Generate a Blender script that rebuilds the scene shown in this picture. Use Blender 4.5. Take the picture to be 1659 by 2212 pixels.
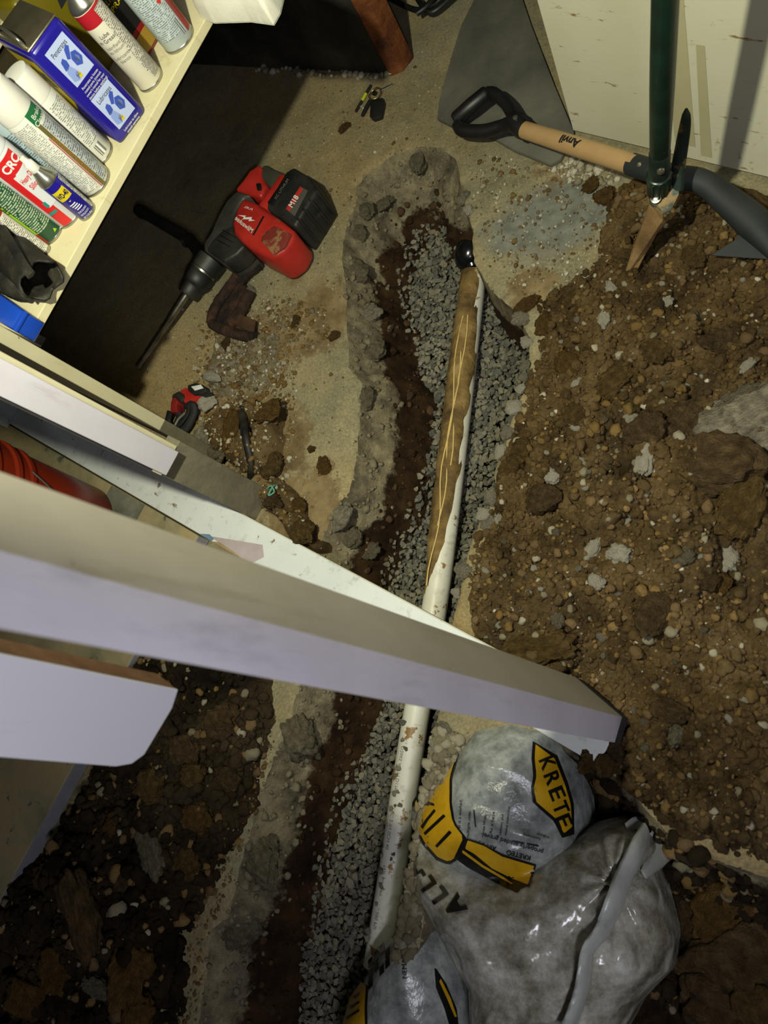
import bpy, bmesh, math, random
import numpy as np
from mathutils import Vector, Matrix

# ------------------------------------------------------------------ scene, camera, light
for o in list(bpy.data.objects):
    bpy.data.objects.remove(o)
SC = bpy.context.scene
COL = SC.collection
W, HT = 1659.0, 2212.0
CX, CY, F, H = W / 2, HT / 2, 1534.0, 1.35          # focal length in pixels, camera height in metres
_d = np.array([(1610 - CX) / F, (1625 - CY) / F, 1.0]); _d /= np.linalg.norm(_d)   # straight down, seen from the camera
_Z = -_d; _X = np.array([1.0, 0, 0]); _X -= _X @ _Z * _Z; _X /= np.linalg.norm(_X); _Y = np.cross(_Z, _X)
R = np.array([_X, _Y, _Z])
cam = bpy.data.cameras.new('camera'); camo = bpy.data.objects.new('camera', cam); COL.objects.link(camo)
cam.sensor_fit = 'VERTICAL'; cam.sensor_height = 36.0; cam.lens = F / HT * 36.0
cam.clip_start = 0.02
cx, cy, cz = R @ np.array([1, 0, 0]), R @ np.array([0, -1, 0]), R @ np.array([0, 0, -1])
camo.matrix_world = Matrix(((cx[0], cy[0], cz[0], 0), (cx[1], cy[1], cz[1], 0), (cx[2], cy[2], cz[2], H), (0, 0, 0, 1)))
cam.dof.use_dof = True; cam.dof.focus_distance = 1.65; cam.dof.aperture_fstop = 5.6
SC.camera = camo

world = bpy.data.worlds.new('world'); SC.world = world; world.use_nodes = True
world.node_tree.nodes['Background'].inputs[0].default_value = (0.80, 0.86, 1.0, 1)
world.node_tree.nodes['Background'].inputs[1].default_value = 0.018

UX = np.array([0.8632, -0.5048, 0.0]); VX = np.array([0.5048, 0.8632, 0.0])   # the room's own axes
ANG = math.atan2(UX[1], UX[0])
def UV(u, v, z=0.0): return u * UX + v * VX + np.array([0, 0, z])

def lamp(name, typ, loc, target, energy, color, **kw):
    l = bpy.data.lights.new(name, typ); l.energy = energy; l.color = color
    for k, v in kw.items(): setattr(l, k, v)
    o = bpy.data.objects.new(name, l); COL.objects.link(o); o.location = loc
    o.rotation_euler = (Vector(target) - Vector(loc)).to_track_quat('-Z', 'Y').to_euler()
    return o
# work lamp held over the trench, and an added weak cool fill light to brighten the stud faces
lamp('work_lamp', 'SPOT', UV(-0.52, 0.03, 1.62), (-0.45, 1.12, 0), 106, (0.97, 0.965, 0.74), spot_size=math.radians(104), spot_blend=0.75, shadow_soft_size=0.022)
lamp('cool_fill_light', 'AREA', UV(.55, -.38, 1.62), UV(-.6, -.2, .6), 10.8, (0.90, 0.90, 1.0), shape='RECTANGLE', size=0.5, size_y=0.10)
SC.view_settings.view_transform = 'Standard'; SC.view_settings.look = 'None'
SC.view_settings.exposure = 0.0; SC.view_settings.gamma = 1.0; SC.view_settings.use_curve_mapping = False

# ------------------------------------------------------------------ numeric helpers
def P(x, y, z=0.0):                                  # where the sight line of a photo pixel meets height z
    w = R @ np.array([(x - CX) / F, (y - CY) / F, 1.0]); t = (z - H) / w[2]
    return np.array([0, 0, H]) + t * w
def sm(t): t = np.clip(t, 0, 1); return t * t * (3 - 2 * t)
def hsh(ix, iy, s):
    ix = ix.astype(np.int64); iy = iy.astype(np.int64)
    h = (ix * 374761393 + iy * 668265263 + s * 2147483647 + 1013904223) & 0xffffffff
    h = ((h ^ (h >> 13)) * 1274126177) & 0xffffffff
    h = ((h ^ (h >> 16)) * 2246822519) & 0xffffffff
    return ((h ^ (h >> 15)) & 0xffffff) / float(0xffffff)
def vn(x, y, s):
    ix = np.floor(x); iy = np.floor(y); fx = sm(x - ix); fy = sm(y - iy)
    a = hsh(ix, iy, s); b = hsh(ix + 1, iy, s); c = hsh(ix, iy + 1, s); d = hsh(ix + 1, iy + 1, s)
    return (a * (1 - fx) + b * fx) * (1 - fy) + (c * (1 - fx) + d * fx) * fy
def fbm(x, y, fr, oc=4, s=1):
    r = 0; a = .5
    for k in range(oc): r = r + a * (vn(x * fr, y * fr, s + 17 * k) - .5); fr *= 2.03; a *= .5
    return r
def lumps(x, y, cell, s, rad=.62):                   # a bed of rounded clods of one size
    wx = x + fbm(x, y, 1.6 / cell, 2, s + 5) * cell * .7; wy = y + fbm(x, y, 1.6 / cell, 2, s + 9) * cell * .7
    gx = wx / cell; gy = wy / cell; ix = np.floor(gx); iy = np.floor(gy); best = np.zeros_like(x)
    for dx in (-1, 0, 1):
        for dy in (-1, 0, 1):
            jx = ix + dx; jy = iy + dy
            px = jx + .15 + .7 * hsh(jx, jy, s); py = jy + .15 + .7 * hsh(jx, jy, s + 1)
            rr = rad * (.55 + .6 * hsh(jx, jy, s + 2))
            d2 = (gx - px) ** 2 + (gy - py) ** 2
            best = np.maximum(best, np.sqrt(np.maximum(0, rr * rr - d2)) * (.5 + .7 * hsh(jx, jy, s + 3)))
    return best * cell
def sdf(x, y, poly):                                 # signed distance to a polygon, positive inside
    poly = np.asarray(poly)[:, :2]; n = len(poly); best = np.full(x.shape, 1e9); ins = np.zeros(x.shape, bool)
    for i in range(n):
        ax, ay = poly[i]; bx, by = poly[(i + 1) % n]; ex, ey = bx - ax, by - ay
        t = np.clip(((x - ax) * ex + (y - ay) * ey) / (ex * ex + ey * ey + 1e-12), 0, 1)
        best = np.minimum(best, (x - ax - t * ex) ** 2 + (y - ay - t * ey) ** 2)
        c = ((ay > y) != (by > y)) & (x < (bx - ax) * (y - ay) / (by - ay + 1e-12) + ax); ins ^= c
    d = np.sqrt(best); return np.where(ins, d, -d)
def dline(x, y, poly):                              # distance to an open line
    best = np.full(x.shape, 1e9)
    for (ax, ay), (bx, by) in zip(poly[:-1, :2], poly[1:, :2]):
        ex, ey = bx - ax, by - ay; t = np.clip(((x - ax) * ex + (y - ay) * ey) / (ex * ex + ey * ey + 1e-12), 0, 1)
        best = np.minimum(best, (x - ax - t * ex) ** 2 + (y - ay - t * ey) ** 2)
    return np.sqrt(best)
def PX(pts, z=0.0): return np.array([P(a, b, z) for a, b in pts])

# ------------------------------------------------------------------ materials
def lin(h):
    if isinstance(h, str): c = [int(h[i:i + 2], 16) / 255 for i in (0, 2, 4)]
    else: c = [v / 255 for v in h]
    return tuple((v / 12.92 if v <= .04045 else ((v + .055) / 1.055) ** 2.4) for v in c) + (1.0,)
class NT:
    def __init__(s, name):
        s.m = bpy.data.materials.new(name); s.m.use_nodes = True; s.t = s.m.node_tree; s.b = s.t.nodes['Principled BSDF']
        s.co = s.t.nodes.new('ShaderNodeTexCoord')
    def n(s, typ, **kw):
        nd = s.t.nodes.new(typ)
        for k, v in kw.items():
            if k.startswith('i_'): nd.inputs[int(k[2:])].default_value = v
            else: setattr(nd, k, v)
        return nd
    def l(s, a, b): s.t.links.new(a, b)
    def noise(s, scale, detail=4, rough=.6, vec=None, dist=0):
        nd = s.n('ShaderNodeTexNoise'); nd.inputs['Scale'].default_value = scale; nd.inputs['Detail'].default_value = detail
        nd.inputs['Roughness'].default_value = rough; nd.inputs['Distortion'].default_value = dist
        s.l(vec if vec is not None else s.co.outputs['Object'], nd.inputs['Vector']); return nd.outputs['Fac']
    def ramp(s, fac, stops, interp='LINEAR'):
        nd = s.n('ShaderNodeValToRGB'); e = nd.color_ramp.elements; nd.color_ramp.interpolation = interp
        while len(e) < len(stops): e.new(.5)
        for el, (p, c) in zip(e, stops): el.position = p; el.color = lin(c) if not (isinstance(c, tuple) and len(c) == 4) else c
        s.l(fac, nd.inputs['Fac']); return nd.outputs['Color']
    def mix(s, fac, a, b, mode='MIX'):
        nd = s.n('ShaderNodeMix', data_type='RGBA', blend_type=mode)
        if isinstance(fac, (int, float)): nd.inputs[0].default_value = fac
        else: s.l(fac, nd.inputs[0])
        for k, v in ((6, a), (7, b)):
            if isinstance(v, (str, tuple)): nd.inputs[k].default_value = lin(v) if not (isinstance(v, tuple) and len(v) == 4) else v
            else: s.l(v, nd.inputs[k])
        return nd.outputs[2]
    def math(s, op, a, b=None, clamp=False):
        nd = s.n('ShaderNodeMath', operation=op, use_clamp=clamp)
        for k, v in ((0, a), (1, b)):
            if v is None: continue
            if isinstance(v, (int, float)): nd.inputs[k].default_value = v
            else: s.l(v, nd.inputs[k])
        return nd.outputs[0]
    def attr(s, name): nd = s.n('ShaderNodeAttribute'); nd.attribute_name = name; return nd.outputs['Fac']
    def col(s, c):
        if isinstance(c, (str, tuple)): s.b.inputs['Base Color'].default_value = lin(c)
        else: s.l(c, s.b.inputs['Base Color'])
    def bump(s, fac, strength=.4, dist=.004, prev=None):
        nd = s.n('ShaderNodeBump'); nd.inputs['Strength'].default_value = strength; nd.inputs['Distance'].default_value = dist
        s.l(fac, nd.inputs['Height'])
        if prev is not None: s.l(prev, nd.inputs['Normal'])
        s.l(nd.outputs[0], s.b.inputs['Normal']); return nd.outputs[0]
    def fin(s, rough=.8, metal=0, spec=.35, **kw):
        s.b.inputs['Roughness'].default_value = rough; s.b.inputs['Metallic'].default_value = metal
        s.b.inputs['Specular IOR Level'].default_value = spec
        for k, v in kw.items(): s.b.inputs[k].default_value = v
        return s.m
MATS = {}
def mott(name, cols, scale=12, rough=.8, bump=.3, bscale=None, bdist=.003, metal=0, spec=.35, detail=6, grime=None, gscale=30, gthr=.62, lo=.3, hi=.7, **kw):
    """mottled procedural material: noise through a colour ramp, optional grime flecks, fine relief"""
    if name in MATS: return MATS[name]
    t = NT(name); k = len(cols)
    c = t.ramp(t.noise(scale, detail), [(lo + (hi - lo) * i / max(1, k - 1), q) for i, q in enumerate(cols)]) if k > 1 else None
    if c is None:
        c = t.mix(t.math('MULTIPLY', t.noise(scale, detail), .25), cols[0], tuple(int(v * 255 * .6) for v in [int(cols[0][i:i + 2], 16) / 255 for i in (0, 2, 4)]))
    if grime:
        g = t.ramp(t.noise(gscale, 6, .65), [(gthr, (0, 0, 0, 1)), (min(1, gthr + .06), (1, 1, 1, 1))]); c = t.mix(g, c, grime)
    t.col(c)
    if bump: t.bump(t.noise(bscale or scale * 8, 5, .65), bump, bdist)
    MATS[name] = t.fin(rough, metal, spec, **kw); return MATS[name]

def mat_floor():
    t = NT('concrete_slab'); o = t.co.outputs['Object']
    base = t.ramp(t.noise(3.2, 8, .62), [(.28, '77745f'), (.45, '97917a'), (.58, 'a89d80'), (.75, 'b5a688')])
    base = t.mix(t.ramp(t.noise(1.7, 5, .6), [(.45, (0, 0, 0, 1)), (.7, (.8, .8, .8, 1))]), base, 'a98f62')
    fine = t.noise(160, 4, .7); base = t.mix(.6, base, t.ramp(fine, [(.3, '5f5b4c'), (.7, 'c7bda2')]), 'OVERLAY')
    base = t.mix(.45, base, t.ramp(t.noise(22, 8, .7), [(.32, '6a675a'), (.68, 'b3ab94')]), 'OVERLAY')
    spk = t.ramp(t.noise(45, 6, .7), [(.66, (0, 0, 0, 1)), (.70, (1, 1, 1, 1))]); base = t.mix(spk, base, '6b5230')
    soil = t.ramp(t.noise(14, 7, .65), [(.3, '55442c'), (.5, '75603f'), (.7, '8d7752')])
    thr = t.math('SUBTRACT', t.attr('soil'), t.math('MULTIPLY', t.noise(22, 7, .7), .9)); k = t.ramp(t.math('ADD', thr, .5), [(.5, (0, 0, 0, 1)), (.6, (1, 1, 1, 1))])
    base = t.mix(k, base, soil); 
    g = t.ramp(t.math('ADD', t.math('SUBTRACT', t.attr('grey'), t.math('MULTIPLY', t.noise(16, 5, .6), .3)), .3), [(.5, (0, 0, 0, 1)), (.62, (1, 1, 1, 1))])
    base = t.mix(g, base, t.ramp(t.noise(26, 6), [(.35, '605e52'), (.65, '7d7a6a')]))
    base = t.mix(1.0, base, (.98, 1.05, 1.16, 1.0), 'MULTIPLY')
    t.col(base); n1 = t.bump(t.noise(90, 6, .7), .35, .004); t.bump(t.noise(400, 3, .7), .25, .001, n1)
    return t.fin(.9, 0, .2)
def mat_earth():
    t = NT('trench_earth')
    con = t.ramp(t.noise(17, 9, .7), [(.3, '4c473c'), (.45, '857b63'), (.56, 'a39778'), (.7, 'bcae8c')])
    soil = t.ramp(t.noise(11, 9, .7), [(.28, '21180f'), (.45, '3b2a19'), (.6, '574026'), (.75, '6f5636')])
    k = t.ramp(t.math('ADD', t.attr('brk'), t.math('MULTIPLY', t.math('SUBTRACT', t.noise(19, 6, .7), .5), 1.1)), [(.42, (0, 0, 0, 1)), (.56, (1, 1, 1, 1))])
    t.col(t.mix(k, t.mix(1.0, soil, (.8, .8, .8, 1.0), 'MULTIPLY'), con)); n1 = t.bump(t.noise(42, 8, .72), 1.0, .02); t.bump(t.noise(170, 5, .7), .8, .005, n1)
    return t.fin(.95, 0, .15)
def mat_dirt(name, cols, flecks, thr=.66):
    t = NT(name)
    c = t.ramp(t.noise(9, 10, .68), [(.3 + .4 * i / (len(cols) - 1), q) for i, q in enumerate(cols)])
    c = t.mix(t.ramp(t.noise(120, 5, .75), [(thr, (0, 0, 0, 1)), (thr + .05, (1, 1, 1, 1))]), c, flecks)
    c = t.mix(t.math('MULTIPLY', t.ramp(t.noise(2.6, 4, .6), [(.5, (0, 0, 0, 1)), (.75, (1, 1, 1, 1))]), .45), c, '7c6c50')
    t.col(c); n1 = t.bump(t.noise(75, 8, .75), 1.0, .014); t.bump(t.noise(260, 5, .75), .8, .004, n1)
    return t.fin(.97, 0, .12)
def mat_paint(name, main, under, grime, scr=.66, rough=.55, tint2=None):
    t = NT(name)
    m = t.ramp(t.noise(5, 4), [(.35, main), (.7, tint2 or main)])
    chip = t.ramp(t.noise(26, 8, .7), [(scr, (0, 0, 0, 1)), (scr + .03, (1, 1, 1, 1))]); m = t.mix(chip, m, under)
    sp = t.n('ShaderNodeMapping'); sp.inputs['Scale'].default_value = (1, 1, .12); t.l(t.co.outputs['Object'], sp.inputs[0])
    gr = t.ramp(t.noise(34, 8, .7, sp.outputs[0]), [(.56, (0, 0, 0, 1)), (.78, (.75, .75, .75, 1))]); m = t.mix(gr, m, grime)
    t.col(m); t.bump(t.noise(70, 4, .6, sp.outputs[0]), .25, .002); return t.fin(rough, 0, .4)
def mat_print(name, bg, ink, period=.0034, word=.0016, dens=.3, rough=.35, cols=1):
    """flat small print: rows of word-like dashes on a label, laid out in the label's own UV metres"""
    t = NT(name); sep = t.n('ShaderNodeSeparateXYZ'); t.l(t.co.outputs['UV'], sep.inputs[0]); u, v = sep.outputs[0], sep.outputs[1]
    row = t.math('DIVIDE', v, period); line = t.math('LESS_THAN', t.math('FRACT', row), .55)
    cb = t.n('ShaderNodeCombineXYZ'); t.l(t.math('FLOOR', t.math('DIVIDE', u, word)), cb.inputs[0]); t.l(t.math('FLOOR', row), cb.inputs[1])
    wn = t.n('ShaderNodeTexWhiteNoise', noise_dimensions='2D'); t.l(cb.outputs[0], wn.inputs['Vector'])
    k = t.math('MULTIPLY', line, t.math('GREATER_THAN', wn.outputs['Value'], dens))
    t.col(t.mix(t.math('MULTIPLY', k, .8), bg, ink)); return t.fin(rough, 0, .5)
def plain(name, c, rough=.5, metal=0, spec=.5, bump=.15, bscale=120, **kw):
    return mott(name, [c], 20, rough, bump, bscale, .001, metal, spec, **kw)

M_FLOOR = mat_floor(); M_EARTH = mat_earth()
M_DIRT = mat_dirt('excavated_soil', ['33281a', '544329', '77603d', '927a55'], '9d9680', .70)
M_DIRTD = mat_dirt('shaded_excavated_soil', ['17120b', '261d12', '392c1c', '4a3d2a'], '66604f', .69)  # same soil darkened: shade on the unlit heap and pit put into colour
M_CLOD = [mott('soil_clod_a', ['46371f', '67522f', '846c45'], 3, .96, 1.0, 11, .02, spec=.1), mott('soil_clod_b', ['3d301e', '5b4930', '766143'], 3, .96, 1.0, 11, .02, spec=.1), mott('soil_clod_c', ['4c3b20', '6b522d', '856636'], 3, .96, 1.0, 11, .02, spec=.1)]
M_RUB = [mott('pale_rubble_a', ['6a6453', '8c8570', 'a69f89'], 4, .92, .9, 14, .012, spec=.15), mott('pale_rubble_b', ['564f3e', '706853', '888069'], 4, .92, .9, 14, .012, spec=.15), mott('pale_rubble_c', ['98927f', 'b4ae9b'], 4, .9, .8, 14, .012, spec=.15)]
M_GRAV = [mott('grey_gravel_%s' % k, c, 3, .85, .4, 20, .002, spec=.25) for k, c in (('a', ['5c5a4e', '757264']), ('b', ['686557', '827d6d']), ('c', ['4d4b43', '646155']), ('d', ['6e6958', '867f68']))]
M_CHUNK = mott('broken_concrete', ['565044', '7c7462', '9a917b', 'aea58f'], 4, .92, 1.0, 16, .015, spec=.15, grime='5e4a30', gscale=3, gthr=.6)

# ------------------------------------------------------------------ object helpers
def tag(o, label=None, cat=None, group=None, kind=None):
    for k, v in (('label', label), ('category', cat), ('group', group), ('kind', kind)):
        if v: o[k] = v
    return o
def link(name, me, mat=None, parent=None, smooth=False):
    o = bpy.data.objects.new(name, me); COL.objects.link(o)
    if mat is not None and not me.materials:
        for m in (mat if isinstance(mat, (list, tuple)) else [mat]): me.materials.append(m)
    if smooth: me.shade_smooth()
    if parent is not None: o.parent = parent
    return o
def root(name, loc, label, cat, group=None, rz=0.0):
    o = bpy.data.objects.new(name, None); o.empty_display_size = .03; COL.objects.link(o); o.location = Vector(loc); o.rotation_euler = (0, 0, rz)
    o['_o'] = [float(v) for v in loc]; o['_r'] = float(rz)
    return tag(o, label, cat, group)
def loc_of(parent, pts):                             # world points into a root's own frame
    pts = np.asarray(pts, float)
    if parent is None: return pts
    while '_o' not in parent.keys(): parent = parent.parent
    q = pts - np.array(list(parent['_o'])); a = -parent['_r']; c, s = math.cos(a), math.sin(a)
    return np.stack([q[:, 0] * c - q[:, 1] * s, q[:, 0] * s + q[:, 1] * c, q[:, 2]], 1)
def mesh(name, V, Fc, mat=None, parent=None, smooth=False, world=True, bevel=0, seg=2, fmat=None):
    V = np.asarray(V, float); off = None
    if parent is None and world:                      # one-mesh thing: origin at its base
        off = np.array([V[:, 0].mean(), V[:, 1].mean(), V[:, 2].min()]); V = V - off
    elif world: V = loc_of(parent, V)
    me = bpy.data.meshes.new(name); me.from_pydata([tuple(v) for v in V], [], [tuple(int(i) for i in f) for f in Fc]); me.update()
    if fmat is not None: me.polygons.foreach_set('material_index', fmat)
    if bevel:
        bm = bmesh.new(); bm.from_mesh(me); bmesh.ops.recalc_face_normals(bm, faces=bm.faces)
        es = [e for e in bm.edges if len(e.link_faces) == 2 and e.calc_face_angle(0) > .5]
        bmesh.ops.bevel(bm, geom=es, offset=bevel, segments=seg, profile=.5, affect='EDGES', clamp_overlap=True); bm.to_mesh(me); bm.free()
    o = link(name, me, mat, parent, smooth)
    if off is not None: o.location = Vector(off)
    return o
def prism(name, top, z0, z1, mat, parent=None, bevel=.003, shrink=1.0, seg=2, smooth=True):
    """outline (world points) at height z1, carried straight down to z0"""
    top = np.asarray(top, float)[:, :2]; n = len(top); c = top.mean(0)
    a = sum(top[i][0] * top[(i + 1) % n][1] - top[(i + 1) % n][0] * top[i][1] for i in range(n))
    if a < 0: top = top[::-1]
    bot = c + (top - c) * shrink
    V = [(x, y, z0) for x, y in bot] + [(x, y, z1) for x, y in top]
    Fc = [list(range(n))[::-1], list(range(n, 2 * n))] + [[i, (i + 1) % n, n + (i + 1) % n, n + i] for i in range(n)]
    o = mesh(name, V, Fc, mat, parent, bevel=bevel, seg=seg); 
    if smooth: o.data.shade_smooth(); o.data.set_sharp_from_angle(angle=.6)
    return o
def ubox(name, u0, u1, v0, v1, z0, z1, mat, parent=None, bevel=.002, seg=2):
    c = UV((u0 + u1) / 2, (v0 + v1) / 2, z0); hu, hv = (u1 - u0) / 2, (v1 - v0) / 2
    if parent is not None:
        V = [UV(u, v, z) for z in (z0, z1) for u, v in ((u0, v0), (u1, v0), (u1, v1), (u0, v1))]; V = loc_of(parent, V)
    else: V = [(a, b, z - z0) for z in (z0, z1) for a, b in ((-hu, -hv), (hu, -hv), (hu, hv), (-hu, hv))]
    Fc = [(3, 2, 1, 0), (4, 5, 6, 7), (0, 1, 5, 4), (1, 2, 6, 5), (2, 3, 7, 6), (3, 0, 4, 7)]
    o = mesh(name, V, Fc, mat, parent, world=False, bevel=bevel, seg=seg)
    if parent is None: o.location = Vector(c); o.rotation_euler = (0, 0, ANG)
    return o
def lathe(name, prof, c, mat, parent=None, seg=40, cap=True, axis=None, world=True):
    """profile of (radius, height) turned about an axis through c"""
    c = np.asarray(c, float); ax = np.array([0, 0, 1.0]) if axis is None else np.asarray(axis, float) / np.linalg.norm(axis)
    e1 = np.cross(ax, [0, 0, 1.0]) if abs(ax[2]) < .9 else UX.copy(); e1 = e1 - e1 @ ax * ax; e1 /= np.linalg.norm(e1); e2 = np.cross(ax, e1)
    V = []; Fc = []
    for r, h in prof:
        for k in range(seg): a = 2 * math.pi * k / seg; V.append(c + ax * h + r * (math.cos(a) * e1 + math.sin(a) * e2))
    for i in range(len(prof) - 1):
        for k in range(seg): a, b = i * seg + k, i * seg + (k + 1) % seg; Fc.append((a, b, b + seg, a + seg))
    if cap: Fc.append(list(range(seg))[::-1]); Fc.append(list(range((len(prof) - 1) * seg, len(prof) * seg)))
    o = mesh(name, V, Fc, mat, parent, world=world); o.data.shade_smooth(); o.data.set_sharp_from_angle(angle=.7); return o
def smoothpath(pts, n=8):
    pts = np.asarray(pts, float); out = []
    Q = np.vstack([2 * pts[0] - pts[1], pts, 2 * pts[-1] - pts[-2]])
    for i in range(1, len(Q) - 2):
        for k in range(n):
            t = k / n; out.append(.5 * (2 * Q[i] + (Q[i + 1] - Q[i - 1]) * t + (2 * Q[i - 1] - 5 * Q[i] + 4 * Q[i + 1] - Q[i + 2]) * t * t + (3 * Q[i] - Q[i - 1] - 3 * Q[i + 1] + Q[i + 2]) * t ** 3))
    out.append(pts[-1]); return np.array(out)
def tube(name, pts, rad, mat, parent=None, seg=16, flat=1.0, jit=0, up=None, smooth=True):
    pts = np.asarray(pts, float); n = len(pts); rad = np.full(n, rad) if np.isscalar(rad) else np.interp(np.linspace(0, 1, n), np.linspace(0, 1, len(rad)), rad)
    T = np.gradient(pts, axis=0); T /= np.linalg.norm(T, axis=1)[:, None]
    e = np.array(up if up is not None else ([0, 0, 1.0] if abs(T[0][2]) < .9 else [1.0, 0, 0])); V = []; Fc = []
    rs = random.Random(5)
    for i in range(n):
        e = e - e @ T[i] * T[i]; e /= np.linalg.norm(e); f2 = np.cross(T[i], e)
        for k in range(seg):
            a = 2 * math.pi * k / seg; q = rad[i] * (1 + jit * (rs.random() - .5)); V.append(pts[i] + q * (math.cos(a) * e * flat + math.sin(a) * f2))
    for i in range(n - 1):
        for k in range(seg): a, b = i * seg + k, i * seg + (k + 1) % seg; Fc.append((a, b, b + seg, a + seg))
    Fc.append(list(range(seg))[::-1]); Fc.append(list(range((n - 1) * seg, n * seg)))
    o = mesh(name, V, Fc, mat, parent)
    if smooth: o.data.shade_smooth(); o.data.set_sharp_from_angle(angle=.8)
    return o
def plate(name, pts, th, mat, parent=None, bevel=.001):
    """flat or slightly bent polygon of 3-D points given a thickness along its normal"""
    pts = np.asarray(pts, float); n = len(pts); c = pts.mean(0)
    nn = sum(np.cross(pts[i] - c, pts[(i + 1) % n] - c) for i in range(n)); nn /= np.linalg.norm(nn)
    if nn[2] < 0: pts = pts[::-1]; nn = -nn
    V = list(pts - nn * th) + list(pts)
    Fc = [list(range(n))[::-1], list(range(n, 2 * n))] + [[i, (i + 1) % n, n + (i + 1) % n, n + i] for i in range(n)]
    return mesh(name, V, Fc, mat, parent, bevel=bevel)
_ROCK = {}
def rockmesh(seed, sub=2, sharp=.5, flat=.75):
    key = (seed, sub, sharp, flat)
    if key in _ROCK: return _ROCK[key]
    rs = random.Random(seed); bm = bmesh.new()
    if sharp > .8:                                    # crushed stone: hull of a few random points
        for k in range(13):
            v = Vector((rs.gauss(0, 1), rs.gauss(0, 1), rs.gauss(0, 1))).normalized() * rs.uniform(.75, 1.1); bm.verts.new((v.x * rs.uniform(.9, 1.1), v.y * .8, v.z * flat))
        r = bmesh.ops.convex_hull(bm, input=bm.verts); bmesh.ops.delete(bm, geom=[g for g in r['geom_interior'] if isinstance(g, bmesh.types.BMVert)], context='VERTS')
    else:
        bmesh.ops.create_icosphere(bm, subdivisions=sub, radius=1)
        pl = [(Vector((rs.gauss(0, 1), rs.gauss(0, 1), rs.gauss(0, 1))).normalized(), rs.uniform(.62, .95)) for _ in range(9)]
        from mathutils import noise
        for v in bm.verts:
            p = v.co.copy()
            for nrm, dd in pl:
                k = p.dot(nrm) - dd
                if k > 0: p -= nrm * k * (.55 + sharp * .45)
            o = Vector((seed * 3.1, 0, 0)); p *= 1 + .30 * noise.noise(p * 1.9 + o) + .16 * noise.noise(p * 4.1 + o) + (.16 * noise.noise(p * 6 + o) if sub > 2 else 0) + (.10 * noise.noise(p * 13 + o) if sub > 3 else 0)
            v.co = (p.x, p.y * .85, p.z * flat)
    me = bpy.data.meshes.new('rock_shape'); bm.to_mesh(me); bm.free()
    if sharp <= .8: me.shade_smooth()
    _ROCK[key] = me; return me
_RM = {}
def rock(name, p, size, mat, seed=0, sub=2, sharp=.5, flat=.75, stretch=(1, 1, 1), label=None, cat=None, group=None, parent=None, rz=None, tilt=.35):
    rs = random.Random(seed * 7 + 3); base = rockmesh(seed % 12, sub, sharp, flat); key = (base.name, mat.name)
    if key not in _RM: me = base.copy(); me.materials.clear(); me.materials.append(mat); _RM[key] = me
    o = bpy.data.objects.new(name, _RM[key]); COL.objects.link(o)
    p = np.array(p, float)
    if parent is not None: o.parent = parent; p = loc_of(parent, [p])[0]
    o.location = Vector(p); o.scale = (size * stretch[0], size * stretch[1], size * stretch[2])
    o.rotation_euler = (rs.uniform(-tilt, tilt), rs.uniform(-tilt, tilt), rs.uniform(0, 6.28) if rz is None else rz)
    if label: tag(o, label, cat, group)
    return o
def swarm(name, items, mats, label=None, cat=None, kind='stuff', sharp=.5, sub=1, flat=.75, parent=None):
    """many small lumps that cannot be told apart, joined in one mesh; items: (x, y, z, size, material index)"""
    V = []; Fc = []; mi = []; n0 = 0; rs = np.random.RandomState(len(items)); src = []
    for k in range(10):
        m = rockmesh(k, sub, sharp, flat); src.append((np.array([v.co[:] for v in m.vertices]), [list(p.vertices) for p in m.polygons]))
    for k, (x, y, z, s, m) in enumerate(items):
        v, fc = src[k % 10]; a = rs.rand() * 6.283; b = (rs.rand() - .5) * 1.1; ca, sa, cb, sb = math.cos(a), math.sin(a), math.cos(b), math.sin(b)
        q = v @ np.array([[1, 0, 0], [0, cb, sb], [0, -sb, cb]]) @ np.array([[ca, sa, 0], [-sa, ca, 0], [0, 0, 1]]) * s + np.array([x, y, z])
        V.append(q); Fc += [[i + n0 for i in f] for f in fc]; mi += [m] * len(fc); n0 += len(v)
    me = bpy.data.meshes.new(name); me.from_pydata(np.vstack(V).tolist(), [], Fc)
    for m in mats: me.materials.append(m)
    me.polygons.foreach_set('material_index', mi); me.update(); o = link(name, me, None, parent)
    if sharp <= .8: me.shade_smooth()
    return tag(o, label, cat, None, kind)

# ---- lettering -----------------------------------------------------
_TX = {}
def text2d(s, bold=0.0, cuts=0):
    if (s, bold, cuts) in _TX: return _TX[(s, bold, cuts)]
    c = bpy.data.curves.new('t', 'FONT'); c.body = s; c.size = 1.0; c.offset = bold; c.resolution_u = 3; o = bpy.data.objects.new('t', c); COL.objects.link(o)
    dg = bpy.context.evaluated_depsgraph_get(); me = bpy.data.meshes.new_from_object(o.evaluated_get(dg))
    bm = bmesh.new(); bm.from_mesh(me); bmesh.ops.triangulate(bm, faces=bm.faces)
    for _ in range(cuts): bmesh.ops.subdivide_edges(bm, edges=[e for e in bm.edges if e.calc_length() > .09], cuts=1); bmesh.ops.triangulate(bm, faces=bm.faces)
    bm.verts.index_update()
    V = np.array([v.co[:2] for v in bm.verts]); Fc = [[v.index for v in f.verts] for f in bm.faces]; bm.free()
    bpy.data.objects.remove(o); bpy.data.curves.remove(c); bpy.data.meshes.remove(me)
    V = V - np.array([V[:, 0].min(), 0]); _TX[(s, bold, cuts)] = (V, Fc, V[:, 0].max()); return _TX[(s, bold, cuts)]
def lettering(s, height, mapper, mat, parent, name='lettering', bold=0.0, width=None, center=True, cuts=0):
    V, Fc, w = text2d(s, bold, cuts); k = height / .7; sx = k if width is None else width / w
    Q = [mapper((x - (w / 2 if center else 0)) * sx, (y - (.35 if center else 0)) * k) for x, y in V]
    return mesh(name, Q, Fc, mat, parent)
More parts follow.
